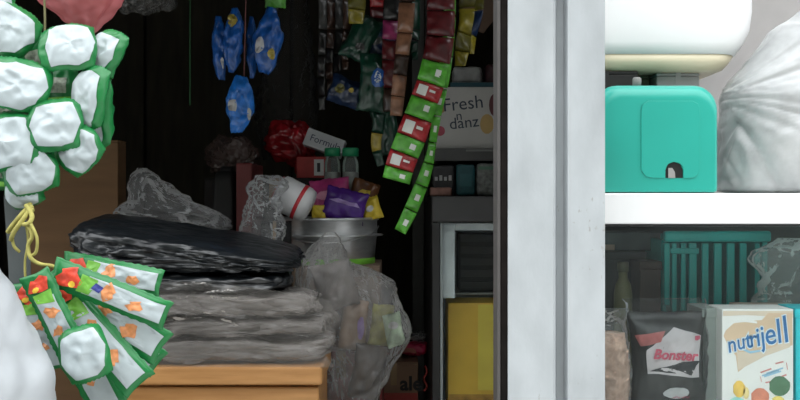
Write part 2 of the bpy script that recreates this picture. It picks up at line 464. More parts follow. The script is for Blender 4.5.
t = superbox('black_bag_bundle', (.365, .21, .075), blackbag, p=5, n=64, amp=.009, cs=34, seed=12, stretch=(.45, .8, 1.2), warp=wedge, ampf=lambda q: 1.25 if q.z < .45 else .45)
t.location = (px2x(182, 1.6), PK + .015, zc + .004)
tag(t, 'big black glossy plastic bundle lying on top of the bag packs', 'bundle', 'black carrier bag packs')
ztop = zc + .08

# ================================================================== BEHIND: cartons, bucket, bags
kraft = M('kraft_cardboard', (.20, .112, .053), rough=.8, var=.12, nscale=8, stretch=(1, 1, 6), bump=.1)
def carton(name, label, x0, x1, y0, y1, z0, z1, mat, tape=None, group=None):
    t = thing(name, label, 'box', ((x0 + x1) / 2, (y0 + y1) / 2, z0), group=group)
    w, d, h = (x1 - x0) / 2, (y1 - y0) / 2, z1 - z0
    rbox('body', -w, w, -d, d, 0, h - .004, mat, .002, t)
    rbox('flap', -w, w, -d, -.001, h - .0038, h, mat, .001, t)
    rbox('flap', -w, w, .001, d, h - .0038, h, mat, .001, t)
    rbox('tape', -w * .12, w * .12, -d - .0006, d + .0006, h - .05, h + .0006, tape or M('packing_tape', (.34, .22, .11), rough=.25), 0, t)
    return t
a, b_ = P(55, 140, 2.0), P(118, 212, 2.0)
carton('kraft_carton', 'tall plain brown cardboard carton behind the hanging sachets', -.78, b_.x, 2.0, 2.06, CT, a.z, kraft)
# cartons that carry the bucket, seen through the clear bag
carton('red_carton', 'dark red cardboard carton on the counter beneath the bucket', px2x(300, 1.92), px2x(382, 1.92), 1.915, 2.14, CT, 1.01, M('dark_red_card', (.22, .03, .03), rough=.6))
carton('brown_carton', 'brown cardboard carton on the red carton right under the metal bucket', px2x(292, 1.92), px2x(380, 1.92), 1.915, 2.14, 1.011, P(0, 263, 2.0).z - .001, M('worn_brown_card', (.24, .17, .12), rough=.8, var=.25, nscale=14))

# ---- aluminium bucket with a flanged rim and a green band round the foot
alu = M('brushed_aluminium', (.74, .75, .76), rough=.30, metal=.75, var=.12, nscale=30, bump=.06, bscale=20, stretch=(1, 1, 4))
BY = 2.03; bx = px2x(328, BY)
zr, zb = P(0, 217, BY).z, P(0, 263, BY).z
bk = thing('metal_bucket', 'shiny aluminium bucket with flanged rim and green foot band holding snack packets', 'bucket', (bx, BY, zb))
rr = .0515 * BY; h = zr - zb
lathe('body', [(.0, .002), (rr * .88, .002), (rr * .90, .006), (rr * .95, h * .60), (rr * .955, h * .62), (rr * .955, h - .002), (rr * .97, h), (rr * .985, h - .002), (rr * .985, h - .006), (rr * .94, h - .007), (rr * .93, h * .62), (rr * .87, .008), (.0, .008)], alu, bk, n=64)
lathe('flange', [(rr * .952, h * .60), (rr * 1.06, h * .60), (rr * 1.075, h * .615), (rr * 1.06, h * .63), (rr * .952, h * .635)], alu, bk, n=64)
lathe('green_band', [(rr * .86, 0), (rr * .91, 0), (rr * .915, .003), (rr * .917, .010), (rr * .905, .013), (rr * .86, .013)], M('lime_plastic', (.22, .60, .06), rough=.4), bk, n=64)
tube('handle', [(bx + (rr * .98) * math.cos(a) - bx, -(rr * .98) * math.sin(a), h * .8 - .03 * math.sin(a)) for a in [i * math.pi / 8 for i in range(9)]], .0016, alu, bk)

def soft(name, label, cat, px, py, Y, w, h, puff, mat, rot=(0, 0, 0), seed=1, group=None, prints=(), n=14, crump=.003, cut=0.):
    t = thing(name, label, cat, P(px, py, Y), tuple(R(a) for a in rot), group)
    pouch_body('foil_body', w, h, puff, seed, mat, t, n=n, crump=crump, cut=cut)
    for nm, poly, m in prints: pouch_print(nm, poly, w, h, puff, seed, m, t, rings=5, per=2, crump=crump, cut=cut, lift=.0012)
    return t
pink = M('magenta_foil', (.50, .055, .22), rough=.3, var=.4, nscale=35); purple = M('purple_foil', (.085, .025, .24), rough=.25, var=.4, nscale=35)
yell = M('yellow_foil', (.70, .52, .04), rough=.35, var=.2); brownf = M('brown_foil', (.13, .05, .02), rough=.3, var=.5, nscale=40)
lilac = M('lilac_print', (.42, .30, .60), rough=.35); pinkl = M('pale_pink_print', (.72, .30, .45), rough=.35)
whitep = M('white_print', (.66, .67, .66), rough=.4)
grp = 'snack packets in the metal bucket'
soft('snack_packet', 'magenta pink snack packet poking out of the metal bucket', 'packet', 331, 200, 2.0, .082, .085, .010, pink, (-8, -6, 0), 2, grp, [('print', ell(-.1, .2, .6, .3, wob=.3), pinkl)])
soft('snack_packet', 'purple snack packet lying across the bucket rim', 'packet', 345, 205, 1.965, .085, .062, .009, purple, (-12, 14, 4), 5, grp, [('print', ell(0, .1, .65, .22, wob=.4), lilac)])
soft('snack_packet', 'brown and gold snack packet standing at the back of the bucket', 'packet', 361, 201, 2.03, .058, .085, .008, brownf, (-5, 18, 0), 8, grp, [('print', ell(.1, .4, .4, .25, wob=.4), yell)])
soft('snack_packet', 'small bright yellow packet at the edge of the bucket', 'packet', 371, 209, 1.99, .040, .045, .006, yell, (-10, -20, -8), 9, grp, [('print', ell(0, .0, .4, .3), whitep)])
soft('snack_packet', 'little yellow packet tucked below the pink one in the bucket', 'packet', 319, 214, 1.955, .026, .034, .004, yell, (-8, 0, 0), 12, grp)
# bottles with green caps
gl = glass('bottle_glass', (.80, .86, .82), haze=.08); liq = M('dark_sauce', (.10, .11, .07), rough=.3); gcap = M('green_cap', (.01, .22, .09), rough=.4)
for px, Y, lab in ((332.5, 2.075, 'small clear bottle with green cap beside the white folded box'), (350.5, 2.06, 'small clear bottle with green cap standing clear of the white box')):
    top = P(px, 148, Y); b0 = zb + .009; H = top.z - b0
    t = thing('capped_bottle', lab, 'bottle', (top.x, Y, b0), group='green capped bottles in the bucket')
    r0 = .0165
    lathe('glass_body', [(.0, 0), (r0, 0), (r0, H - .035), (r0 * .95, H - .028), (r0 * .8, H - .022), (r0 * .8, H - .016), (0, H - .016)], gl, t, n=24)
    lathe('contents', [(0, .003), (r0 - .002, .003), (r0 - .002, H - .07), (0, H - .07)], liq, t, n=20)
    lathe('paper_label', [(r0 + .0002, H * .42), (r0 + .0005, H * .42), (r0 + .0005, H * .78), (r0 + .0002, H * .78)], M('grey_label', (.30, .32, .30), rough=.5, var=.4, nscale=60), t, n=24)
    lathe('cap', [(0, H - .017), (r0 * 1.02, H - .017), (r0 * 1.02, H - .002), (r0 * .95, H), (0, H)], gcap, t, n=28)

# ---- stack behind the bucket: carton, red and white boxes, red crumpled bag
zc2 = P(0, 178, 2.2).z
carton('black_carton', 'very dark cardboard carton behind the bucket under the red bags', px2x(205, 2.2), px2x(352, 2.2), 2.19, 2.42, CT, zc2, M('black_card', (.020, .018, .017), rough=.8))
t = thing('red_box', 'small red box with white end panel under the white folded box', 'box', (px2x(313, 2.2), 2.26, zc2), (0, 0, R(-6)))
rbox('body', -.036, .030, -.035, .035, .0005, .048, M('red_card', (.42, .035, .035), rough=.45, var=.25, nscale=30), .002, t)
rbox('end_panel', .004, .026, -.0362, -.0353, .006, .042, whitep, .0002, t)
rbox('mark', .011, .018, -.0368, -.0363, .014, .034, M('ink_black', (.015, .015, .02), rough=.5), 0, t)
t = thing('white_box', 'white paper box with dark lettering leaning on the red box', 'box', (px2x(318, 2.2), 2.26, zc2 + .049), (R(-8), R(20), R(-4)))
rbox('body', -.046, .044, -.016, .016, .012, .052, M('white_card', (.62, .64, .66), rough=.5), .002, t)
text('lettering', 'Formula', .022, M('navy_ink', (.03, .04, .10), rough=.5), t, (.002, -.0166, .032))
redfilm = M('red_crumpled_film', (.36, .012, .02), rough=.22, var=.45, nscale=30, bump=.5, bscale=50, spec=.8, trans=.15)
t = superbox('red_plastic_bag', (.125, .09, .10), redfilm, p=2.4, n=34, amp=.011, cs=26, seed=21)
t.location = (px2x(287, 2.24), 2.33, zc2 + .085); t.rotation_euler = (0, R(20), 0)
tag(t, 'bright red crumpled plastic bag beside the white lettered box', 'plastic bag')
t = superbox('brown_plastic_bag', (.125, .10, .085), film('brown_film', tint=(.45, .38, .36), body=(.16, .11, .10), haze=.5, cscale=45), p=2.3, n=34, amp=.014, cs=30, seed=24)
t.location = (px2x(229, 2.24), 2.285, zc2 + .052)
tag(t, 'dull brown crumpled plastic bag behind the dark red plank', 'plastic bag')
t = superbox('red_plastic_bag', (.055, .06, .05), redfilm, p=2.4, n=22, amp=.008, cs=40, seed=25)
t.location = (px2x(302, 2.22), 2.33, zc2 + .027)
tag(t, 'small dark red crumpled plastic bag under the bright red one', 'plastic bag')
# dark red plank and black canister standing left of the bucket
a = P(236, 163, 1.98); b_ = P(252, 163, 1.98)
t = thing('wooden_plank', 'dark red painted upright plank beside the clear plastic bags', 'plank', ((a.x + b_.x) / 2, 2.0, CT))
w = (b_.x - a.x) / 2
rbox('board', -w, w, -.02, .14, 0, a.z - CT, M('oxide_red_paint', (.17, .030, .030), rough=.5, var=.18, nscale=12, stretch=(1, 1, .3)), .003, t)
a = P(213, 168, 2.02); b_ = P(235, 168, 2.02)
t = thing('black_canister', 'black plastic canister standing beside the dark red plank', 'canister', ((a.x + b_.x) / 2, 2.06, CT))
superbox('body', (.046, .10, a.z - CT - .01), M('matt_black', (.008, .008, .008), rough=.6), p=8, n=14, parent=t).location.z = (a.z - CT) / 2
lathe('cap', [(0, a.z - CT - .012), (.014, a.z - CT - .012), (.014, a.z - CT + .004), (0, a.z - CT + .004)], M('matt_black', (.008, .008, .008)), t, loc=(0, 0, 0))

# white roll packet with a red ring beside the bucket
t = thing('paper_roll_packet', 'white wrapped roll with a red ring beside the metal bucket', 'roll', P(294, 199, 1.875), (R(-12), R(-62), R(12)))
r0 = .034
lathe('wrapper', [(0, -.036), (r0 * .6, -.036), (r0 * .9, -.032), (r0, -.022), (r0, .022), (r0 * .97, .03), (r0 * .7, .036), (0, .034)], M('white_wrap', (.55, .55, .56), rough=.3, bump=.3, bscale=40), t)
lathe('red_ring', [(r0 + .0003, -.016), (r0 + .0008, -.016), (r0 + .0008, -.009), (r0 + .0003, -.009)], M('red_print', (.45, .02, .03), rough=.35), t)
lathe('rim_ring', [(r0 * .78, .0352), (r0 * .86, .0352), (r0 * .86, .0358), (r0 * .78, .0358)], M('red_print', (.45, .02, .03)), t)
# a short dark stand under the roll
carton('grey_carton', 'dark grey carton holding the wrapped roll and clear bags', px2x(262, 1.86), px2x(289, 1.86), 1.845, 1.908, CT, P(0, 221, 1.88).z, M('charcoal_card', (.012, .012, .013), rough=.8))

clear = film('clear_film', haze=.07, crinkle=1.0, cscale=26, rough=.07)
clear2 = film('clear_film_milky', tint=(.92, .92, .92), body=(.70, .69, .68), haze=.11, crinkle=1.0, cscale=22, rough=.06)
# clear crumpled bag on the black bundle
Yq = 1.835
t = loft_bag('clear_plastic_bag', [lv(444, 118, 222, Yq, .04), lv(330, 108, 226, Yq, .045), lv(238, 106, 228, Yq, .045), lv(228, 104, 230, Yq, .05), lv(214, 112, 224, Yq, .05), lv(200, 124, 192, Yq, .045), lv(186, 128, 172, Yq, .03), lv(176, 131, 158, Yq, .02), lv(168, 136, 148, Yq, .006)], film('clear_film_dim', haze=.06, crinkle=.8, cscale=18, rough=.08), amp=.012, cs=16, seed=4, stretch=(.8, 1, 1.4), smooth=False, rows=110)
tag(t, 'crumpled clear plastic bag slumped behind the black bundle', 'plastic bag')
# clear bag left of the bucket
Yq = 1.805
t = loft_bag('clear_plastic_bag', [lv(448, 250, 280, Yq, .02), lv(340, 240, 282, Yq, .026), lv(250, 234, 284, Yq, .026), lv(235, 236, 288, Yq, .028), lv(215, 242, 284, Yq, .028), lv(198, 246, 282, Yq, .028), lv(184, 250, 290, Yq, .024), lv(175, 256, 280, Yq, .008)], clear, rows=90, amp=.009, cs=24, seed=6, smooth=False)
tag(t, 'clear crinkled plastic bag squeezed between red plank and bucket', 'plastic bag')

# the big clear bag with packets in it
Yq = 1.83
t = loft_bag('clear_plastic_bag', [lv(444, 318, 384, Yq, .035), lv(430, 312, 386, Yq, .045), lv(395, 312, 380, Yq, .05), lv(365, 306, 397, Yq, .052), lv(335, 296, 407, Yq, .05), lv(305, 294, 403, Yq, .05), lv(280, 296, 392, Yq, .045), lv(269, 297, 374, Yq, .035), lv(262, 298, 352, Yq, .03), lv(250, 304, 346, Yq, .02), lv(240, 316, 342, Yq, .012), lv(232, 325, 336, Yq, .005)], clear2, rows=110, n=150, amp=.014, cs=17, seed=9, stretch=(1, 1, .7), smooth=False)
tag(t, 'big clear crinkled plastic bag of packets standing beside the pine chest', 'plastic bag')
gi = 'packets inside the big clear bag'
soft('snack_packet', 'green and white packet inside the big clear plastic bag', 'packet', 394, 330, 1.82, .034, .06, .006, M('pale_green_foil', (.45, .60, .40), rough=.35, var=.4, nscale=50), (0, -12, 10), 31, gi, [('print', ell(0, .3, .6, .25), whitep)])
soft('snack_packet', 'olive yellow packet inside the big clear plastic bag', 'packet', 381, 325, 1.83, .040, .075, .006, M('olive_foil', (.34, .33, .08), rough=.4, var=.4, nscale=50), (0, 8, 0), 33, gi)
soft('snack_packet', 'dark brown packet inside the big clear plastic bag', 'packet', 368, 372, 1.83, .06, .10, .008, M('dark_brown_foil', (.10, .08, .06), rough=.4), (0, 10, 0), 35, gi)
soft('snack_packet', 'beige and lilac packet inside the big clear plastic bag', 'packet', 354, 325, 1.84, .05, .09, .007, M('beige_foil', (.38, .27, .19), rough=.4, var=.3), (0, 5, 0), 37, gi, [('print', ell(.55, -.1, .3, .5), lilac)])
soft('snack_packet', 'grey taupe packet high inside the big clear plastic bag', 'packet', 335, 285, 1.83, .075, .085, .008, M('taupe_foil', (.26, .23, .21), rough=.4, var=.3), (0, -15, 0), 39, gi)

# ---- lettered carton beside the fridge
Yc = 2.05
a = P(368, 362, Yc)
t = carton('lettered_carton', 'brown carton with black lettering and red flourish beside the fridge', a.x, .039, Yc + .10, Yc + .32, CT, P(0, 362, Yc + .10).z, M('brown_card', (.25, .15, .09), rough=.75, var=.15))
Yf = Yc + .10
hw = (.039 - a.x) / 2; fy = -(.22 / 2) - .0008
cx = (.039 + a.x) / 2
text('lettering', 'ale', .042, M('carton_ink', (.012, .012, .012), rough=.6), t, (px2x(411, Yf) - cx, fy, P(0, 384, Yf).z - CT), bold=.0012)
tube('red_flourish', [(px2x(423 + dx, Yf) - cx, fy, P(0, dy, Yf).z - CT) for dx, dy in ((2, 366), (4, 372), (1, 379), (4, 386), (1, 391))], .0022, M('red_ink', (.38, .05, .04), rough=.6), t, n=6, steps=4)
rbox('red_band', -hw + .001, hw - .001, fy - .0002, fy + .0004, .0, P(0, 393, Yf).z - CT, M('red_ink', (.38, .05, .04)), 0, t)
slab('red_flourish', [(-.03, .118), (.0, .124), (.03, .132), (.045, .13), (.05, .12), (.03, .123), (.0, .117)], fy, fy + .0004, M('faded_red_ink', (.30, .09, .06), rough=.6), t)
tp = superbox('snack_packet', (.062, .06, .03), M('crimson_foil', (.40, .015, .06), rough=.35, bump=.3, bscale=40), p=3, n=18, amp=.005, cs=40, seed=41)
tp.location = (px2x(414, 2.2), 2.22, P(0, 362, Yf).z + .019)
tag(tp, 'crimson packet lying on the lettered carton', 'packet')
tp = superbox('clear_wrapper', (.07, .06, .018), clear, p=3, n=20, amp=.006, cs=40, seed=43)
tp.location = (px2x(412, 2.2), 2.24, P(0, 362, Yf).z + .044)
tag(tp, 'scrap of clear plastic on top of the crimson packet', 'plastic bag')

# ---- drinks fridge
FY, FX = 1.95, px2x(432, 1.95)
FT = P(0, 196, FY).z
fgrey = M('fridge_charcoal', (.060, .060, .060), rough=.55, var=.15); liner = M('fridge_liner', (.74, .82, .83), rough=.4)
fr = thing('display_fridge', 'charcoal grey display fridge with a glass door behind the steel pillar', 'fridge', (FX + .24, FY + .2, 0))
FW = .48
dl = px2x(440, FY); dz1_ = P(0, 222, FY).z
def fp(nm, x0, x1, y0, y1, z0, z1, m, bev=.002): return rel(rbox(nm, x0, x1, y0, y1, z0, z1, m, bev), fr)
fp('side_panel', FX, FX + .012, FY + .035, FY + .45, .06, FT, fgrey)
fp('side_panel', FX + FW - .012, FX + FW, FY + .035, FY + .45, .06, FT, fgrey)
fp('top_panel', FX + .013, FX + FW - .013, FY + .035, FY + .45, FT - .03, FT, fgrey)
fp('back_panel', FX + .013, FX + FW - .013, FY + .43, FY + .45, .07, FT - .031, liner)
fp('liner_side', FX + .013, FX + .022, FY + .036, FY + .428, .12, FT - .032, liner)
fp('liner_flange', dl + .0065, px2x(456, FY), FY + .0355, FY + .040, P(0, 300, FY).z, dz1_ - .003, liner, .001)
fp('liner_flange', px2x(456, FY) + .0002, FX + FW - .021, FY + .0355, FY + .040, P(0, 231, FY).z, dz1_ - .003, liner, .001)
fp('base', FX + .01, FX + FW - .01, FY + .03, FY + .45, 0, .10, fgrey)
for z in (.42, .80): fp('wire_shelf', FX + .023, FX + FW - .02, FY + .06, FY + .42, z, z + .012, liner)
dz0, dz1 = .12, P(0, 222, FY).z
fp('door_header', FX, FX + FW, FY, FY + .033, dz1, FT - .001, fgrey, .003)
dl = px2x(440, FY)
fp('door_stile', FX, dl, FY, FY + .033, dz0, dz1 - .001, M('fridge_black_trim', (.022, .022, .022), rough=.45), .002)
fp('door_stile', FX + FW - .02, FX + FW, FY, FY + .033, dz0, dz1 - .001, fgrey, .002)
fp('door_gasket', dl + .0003, dl + .006, FY + .012, FY + .03, dz0, dz1 - .001, M('pale_gasket', (.42, .47, .47), rough=.6), .001)
fp('glass_door', dl + .0065, FX + FW - .021, FY + .010, FY + .014, dz0, dz1 - .002, glass('fridge_glass', (.97, .98, .98), ior=1.15, haze=.006), .0005)
FS = .812
# inside: yellow carton on its shelf, dark basket above
Yi = FY + .09
t = thing('yellow_carton', 'yellow box standing inside the display fridge', 'box', (px2x(475, Yi), Yi + .06, FS))
hz = P(0, 303, Yi).z - FS
yl = M('yellow_card', (.90, .58, .06), rough=.5, var=.08)
rbox('body', px2x(448, Yi) - px2x(475, Yi), px2x(520, Yi) - px2x(475, Yi), -.06, .06, .0005, hz, yl, .002, t)
rbox('bright_stripe', px2x(478, Yi) - px2x(475, Yi), px2x(496, Yi) - px2x(475, Yi), -.0612, -.0603, hz * .36, hz - .003, M('bright_yellow', (.95, .74, .10), rough=.45), 0, t)
rbox('lower_panel', px2x(449, Yi) - px2x(475, Yi), px2x(519, Yi) - px2x(475, Yi), -.0610, -.0602, .002, hz * .33, M('ochre_print', (.52, .28, .04), rough=.5, var=.4, nscale=40), 0, t)
fp('wire_shelf', FX + .023, FX + FW - .02, FY + .2, FY + .42, P(0, 293, FY + .2).z - .004, P(0, 293, FY + .2).z, liner)
Yi = FY + .22
t = thing('dark_crate', 'dark slatted crate on the upper shelf inside the fridge', 'crate', (px2x(480, Yi), Yi + .05, P(0, 293, FY + .2).z))
dk = M('dark_crate_plastic', (.030, .036, .040), rough=.5)
hz = P(0, 234, Yi).z - t.location.z; x0 = px2x(459, Yi) - t.location.x
rbox('body', x0, .09, -.045, .05, .0005, hz, dk, .004, t)
for k in range(5): rbox('slat', x0 + .004, .086, -.049, -.0455, .008 + k * hz / 5, .008 + k * hz / 5 + hz / 8, M('grey_crate_slat', (.075, .085, .09), rough=.5), .001, t)

# ---- small goods on the fridge top
def goods(name, label, cat, l, r_, top, Y, mat, d=.05, group=None, z0=None):
    z0 = FT if z0 is None else z0
    x0, x1 = px2x(l, Y), px2x(r_, Y)
    t = thing(name, label, cat, ((x0 + x1) / 2, Y + d / 2, z0), group=group)
    w = (x1 - x0) / 2; h = P(0, top, Y).z - z0
    superbox('body', (2 * w, d, h - .001), mat, p=9, n=14, amp=.0015, cs=40, seed=l, parent=t).location.z = h / 2
    return t, w, h
yg = 2.05
t, w, h = goods('dark_packet', 'black packet with pale lettering on top of the fridge', 'packet', 432, 455, 165, yg, M('black_foil', (.02, .02, .022), rough=.4))
for k in range(4): rbox('pale_mark', -.018 + k * .0095, -.012 + k * .0095, -.0268, -.0256, h * .50, h * (.62 + .05 * (k % 2)), M('pale_ink', (.45, .45, .45), rough=.5), .0004, t)
t, w, h = goods('tan_packet', 'reddish tan low packet on the fridge top before the black packet', 'packet', 430, 452, 187, 2.0, M('tan_foil', (.26, .13, .10), rough=.5, var=.3, nscale=50), d=.03)
t, w, h = goods('teal_box', 'dark teal box standing on the fridge top', 'box', 456, 475.5, 164, yg, M('dark_teal_card', (.012, .085, .095), rough=.45, var=.2, nscale=60))
rbox('print', -w * .6, w * .6, -.0262, -.0256, h * .3, h * .7, M('teal_print', (.02, .12, .13), rough=.45), 0, t)
t, w, h = goods('grey_packet', 'grey speckled packet on the fridge top beside the teal box', 'packet', 476.5, 510, 163, yg, M('speckled_grey_foil', (.17, .18, .17), rough=.35, var=.5, nscale=120))
rbox('print', -w * .9, w * .9, -.0262, -.0256, h * .8, h * .9, M('green_grey_print', (.10, .20, .14), rough=.45), 0, t)

# ---- metal rack standing over the fridge
rk = thing('metal_rack', 'dark grey metal rack whose shelf carries the lettered white box above the fridge', 'rack', (.3, 2.45, 0))
rkm = M('rack_grey', (.085, .085, .082), rough=.5, var=.12)
def rp_(nm, *a): return rel(rbox(nm, *a, rkm, .0015), rk)
rp_('upright', px2x(412, 2.46), px2x(424, 2.46), 2.445, 2.47, 0, 2.1)
rp_('upright', px2x(425.3, 2.46), px2x(428, 2.46), 2.441, 2.47, 0, 2.1)
rp_('upright', .56, .585, 2.445, 2.47, 0, 2.1)
sz0, sz1 = P(0, 161, 2.08).z, P(0, 148.5, 2.08).z
rp_('shelf_board', px2x(428, 2.08), .56, 2.08, 2.44, sz0, sz1)
rel(rbox('shelf_lip', px2x(466, 2.08), .56, 2.0765, 2.0798, sz1 - .006, sz1 - .002, M('rack_bright_edge', (.20, .20, .19), rough=.4), 0), rk)
uz = P(0, -14, 2.2).z
rp_('shelf_board', px2x(436, 2.2), .56, 2.2, 2.44, uz - .012, uz)
# lettered white box
Yb = 2.10
x0, x1 = px2x(436, Yb), px2x(512, Yb)
t = thing('lettered_white_box', 'white cardboard box with dark handwriting-style lettering on the rack shelf', 'box', ((x0 + x1) / 2, Yb + .07, sz1))
w = (x1 - x0) / 2; h = P(0, 87, Yb).z - sz1
rbox('body', -w, w, -.07, .07, .0005, h, M('offwhite_card', (.50, .49, .46), rough=.6, var=.06), .002, t)
ink = M('navy_print', (.035, .05, .075), rough=.6)
def onb(px, py): p = P(px, py, Yb); return (p.x - t.location.x, -.0708, p.z - sz1)
text('lettering', 'Fresh', .039, ink, t, onb(463, 104), rot=(R(90), R(-6), 0))
text('lettering', 'n', .028, ink, t, onb(459, 116), rot=(R(90), R(-6), 0))
text('lettering', 'danz', .034, ink, t, onb(464, 123), rot=(R(90), R(-6), 0))
for nm, px, py, rx, ry, c in (('peach_mark', 487, 124, 7, 10, (.50, .34, .13)), ('orange_mark', 442, 105, 4, 8, (.36, .25, .10)), ('pink_mark', 440, 131, 5, 5, (.40, .08, .11)), ('maroon_mark', 494, 105, 5, 11, (.12, .03, .035))):
    c0 = onb(px, py)
    slab(nm, [(c0[0] + rx * .0021 * math.cos(i * math.pi / 7), c0[2] + ry * .0021 * math.sin(i * math.pi / 7)) for i in range(14)], -.0709, -.0702, M(nm, c, rough=.6), t)
# lying on that box
zz = P(0, 87, Yb).z
t = thing('teal_tray', 'flat dark teal tray lying on the lettered white box', 'tray', (px2x(478, Yb), Yb + .06, zz))
rbox('base', -.056, .06, -.055, .055, .0005, .005, M('dark_teal_plastic', (.006, .055, .075), rough=.4), .001, t)
rbox('rim', -.058, .062, -.058, -.0555, .0005, .010, M('dark_teal_plastic', (.006, .055, .075)), .001, t)
t = superbox('paper_bundle', (.064, .08, .040), M('grey_paper', (.30, .30, .29), rough=.7, var=.2, nscale=30), p=6, n=16, amp=.004, cs=30, seed=51)
t.location = (px2x(469, Yb), Yb + .055, zz + .0265)
tag(t, 'grey white paper bundle in the teal tray', 'bundle')
t = superbox('maroon_packet', (.034, .08, .046), M('maroon_foil', (.055, .012, .016), rough=.4, var=.5, nscale=50), p=5, n=14, amp=.003, cs=30, seed=53)
t.location = (px2x(494, Yb), Yb + .055, zz + .0295)
tag(t, 'dark maroon packet in the teal tray beside the paper bundle', 'packet')
# tilted carton hanging over the upper shelf
a = P(480, 2, 2.16)
t = thing('tilted_carton', 'brown carton tilted off the upper rack shelf', 'box', (a.x + .03, 2.25, uz), (0, 0, 0))
rbox('body', -.07, .10, -.048, .10, .001, .12, M('dull_card', (.20, .13, .09), rough=.8), .002, t)
slab('hanging_flap', [(-.068, .002), (.045, .002), (.040, -.03), (-.02, -.105), (-.062, -.09)], -.056, -.0532, M('dull_card', (.20, .13, .09)), t)
rbox('white_tab', .048, .072, -.0590, -.0565, -.040, .03, whitep, .0005, t)

# ================================================================== HANGING GOODS
def rod(name, label, pts, r):
    return tag(tube(name, pts, r, M('rusty_wire', (.09, .07, .06), rough=.6, metal=.5), steps=2), label, 'rod')
RZ = 1.80
rod('hanging_rod', 'thin wire rod under the ceiling that carries the hanging sachets', [(-1.315, 1.86, RZ), (-.4, 1.86, RZ - .004), (.3, 1.86, RZ), (1.515, 1.86, RZ)], .004)

foils = {k: M('foil_' + k, c, rough=.30, var=.35, nscale=70, bump=.25, bscale=80, spec=.6) for k, c in {
    'green': (.08, .34, .03), 'darkgreen': (.004, .034, .019), 'red': (.33, .018, .022), 'darkred': (.075, .006, .008), 'yellow': (.20, .165, .015),
    'olive': (.10, .09, .012), 'copper': (.24, .115, .065), 'pink': (.22, .025, .09), 'brightblue': (.015, .15, .52), 'blue': (.010, .085, .33), 'navy': (.008, .02, .055), 'black': (.012, .012, .012),
    'brown': (.035, .018, .012), 'grey': (.05, .05, .048), 'gold': (.36, .28, .05)}.items()}

def strip(name, label, pts, Y, segs, group, dy=0., twist=0., extra=None):
    """a hanging chain of flat sachets. pts = (px, py, half width px) top to bottom; segs = foil names"""
    top = P(pts[0][0], pts[0][1], Y)
    t = thing(name, label, 'sachet strip', top, group=group)
    n = len(segs); rows, cols = 6, 6
    for s, key in enumerate(segs):
        V, Fc = [], []
        for side in (1, -1):
            off = len(V)
            for i in range(rows + 1):
                v = i / rows; g = (s + .02 + .96 * v) / n
                px, py, hw = crm(pts, g); Yv = Y + dy * g
                nx, ny, _ = crm(pts, min(1, g + .02)); qx, qy, _ = crm(pts, max(0, g - .02))
                tx, ty = nx - qx, ny - qy; l = math.hypot(tx, ty) or 1
                ax, ay = ty / l, -tx / l
                for j in range(cols + 1):
                    u = -1 + 2 * j / cols
                    p = P(px + ax * hw * u, py + ay * hw * u, Yv) - top
                    e = (1 - abs(u) ** 3) * (1 - abs(2 * v - 1) ** 3)
                    p.y += -side * (.0045 * e * min(1, hw / 7) + .0002) + noise.noise(p * 55 + Vector((s, s * 2, Y * 9))) * .006 + u * math.sin(g * 7 + Y * 40) * twist
                    V.append(p)
            for i in range(rows):
                for j in range(cols):
                    a = off + i * (cols + 1) + j; q = (a, a + 1, a + cols + 2, a + cols + 1)
                    Fc.append(q if side == 1 else q[::-1])
        m = (rows + 1) * (cols + 1)
        rim = [j for j in range(cols)] + [(i + 1) * (cols + 1) - 1 for i in range(rows)] + [rows * (cols + 1) + j for j in range(cols, 0, -1)] + [i * (cols + 1) for i in range(rows, 0, -1)]
        for a, b in zip(rim, rim[1:] + rim[:1]): Fc.append((a, a + m, b + m, b))
        sc = pyd('sachet', V, Fc, foils[key], t)
        if extra and key in extra:
            for (nm, u0, u1, v0, v1, mk) in extra[key]:
                V2, F2 = [], []
                for i in range(4):
                    for j in range(4):
                        u = u0 + (u1 - u0) * j / 3; v = v0 + (v1 - v0) * i / 3; g = (s + .02 + .96 * v) / n
                        px, py, hw = crm(pts, g); nx, ny, _ = crm(pts, min(1, g + .02)); qx, qy, _ = crm(pts, max(0, g - .02))
                        tx, ty = nx - qx, ny - qy; l = math.hypot(tx, ty) or 1
                        p = P(px + ty / l * hw * u, py - tx / l * hw * u, Y + dy * g) - top
                        e = (1 - abs(u) ** 3) * (1 - abs(2 * v - 1) ** 3)
                        p.y += -(.0045 * e * min(1, hw / 7) + .0002) + noise.noise(p * 55 + Vector((s, s * 2, Y * 9))) * .006 + u * math.sin(g * 7 + Y * 40) * twist - .0008
                        V2.append(p)
                for i in range(3):
                    for j in range(3): a = i * 4 + j; F2.append((a, a + 1, a + 5, a + 4))
                pyd(nm, V2, F2, mk, sc)
    return t
gh = 'sachet strips hanging from the wire rod'
wmark = M('white_mark', (.62, .64, .60), rough=.45); rmark = M('maroon_mark_print', (.22, .02, .03), rough=.4)
ex = {'green': [('white_mark', .15, .55, .3, .62, wmark)], 'red': [('white_figure', -.75, -.05, .2, .85, wmark), ('cream_mark', .1, .55, .35, .5, wmark)]}
strip('hanging_sachet_strip', 'bright green and red chain of square sachets hanging beside the fridge rack', [(441, -32, 13), (441, 0, 14), (440, 40, 14), (432, 78, 14), (423, 104, 14), (412, 135, 15), (402, 160, 14.5), (396, 181, 14)], 1.76, ['darkred', 'darkred', 'darkred', 'darkred', 'green', 'red', 'green', 'red', 'green', 'red', 'green'], gh, extra=ex)
strip('hanging_sachet_strip', 'narrow twisted bright green sachet strip dangling below the other strips', [(450, -32, 6), (449, 30, 6), (444, 75, 6), (437, 112, 5), (432, 146, 4), (426, 172, 6), (414, 203, 7), (400, 232, 6)], 1.80, ['green'] * 9, gh, twist=.004, extra={'green': [('white_mark', -.2, .5, .35, .6, wmark)]})
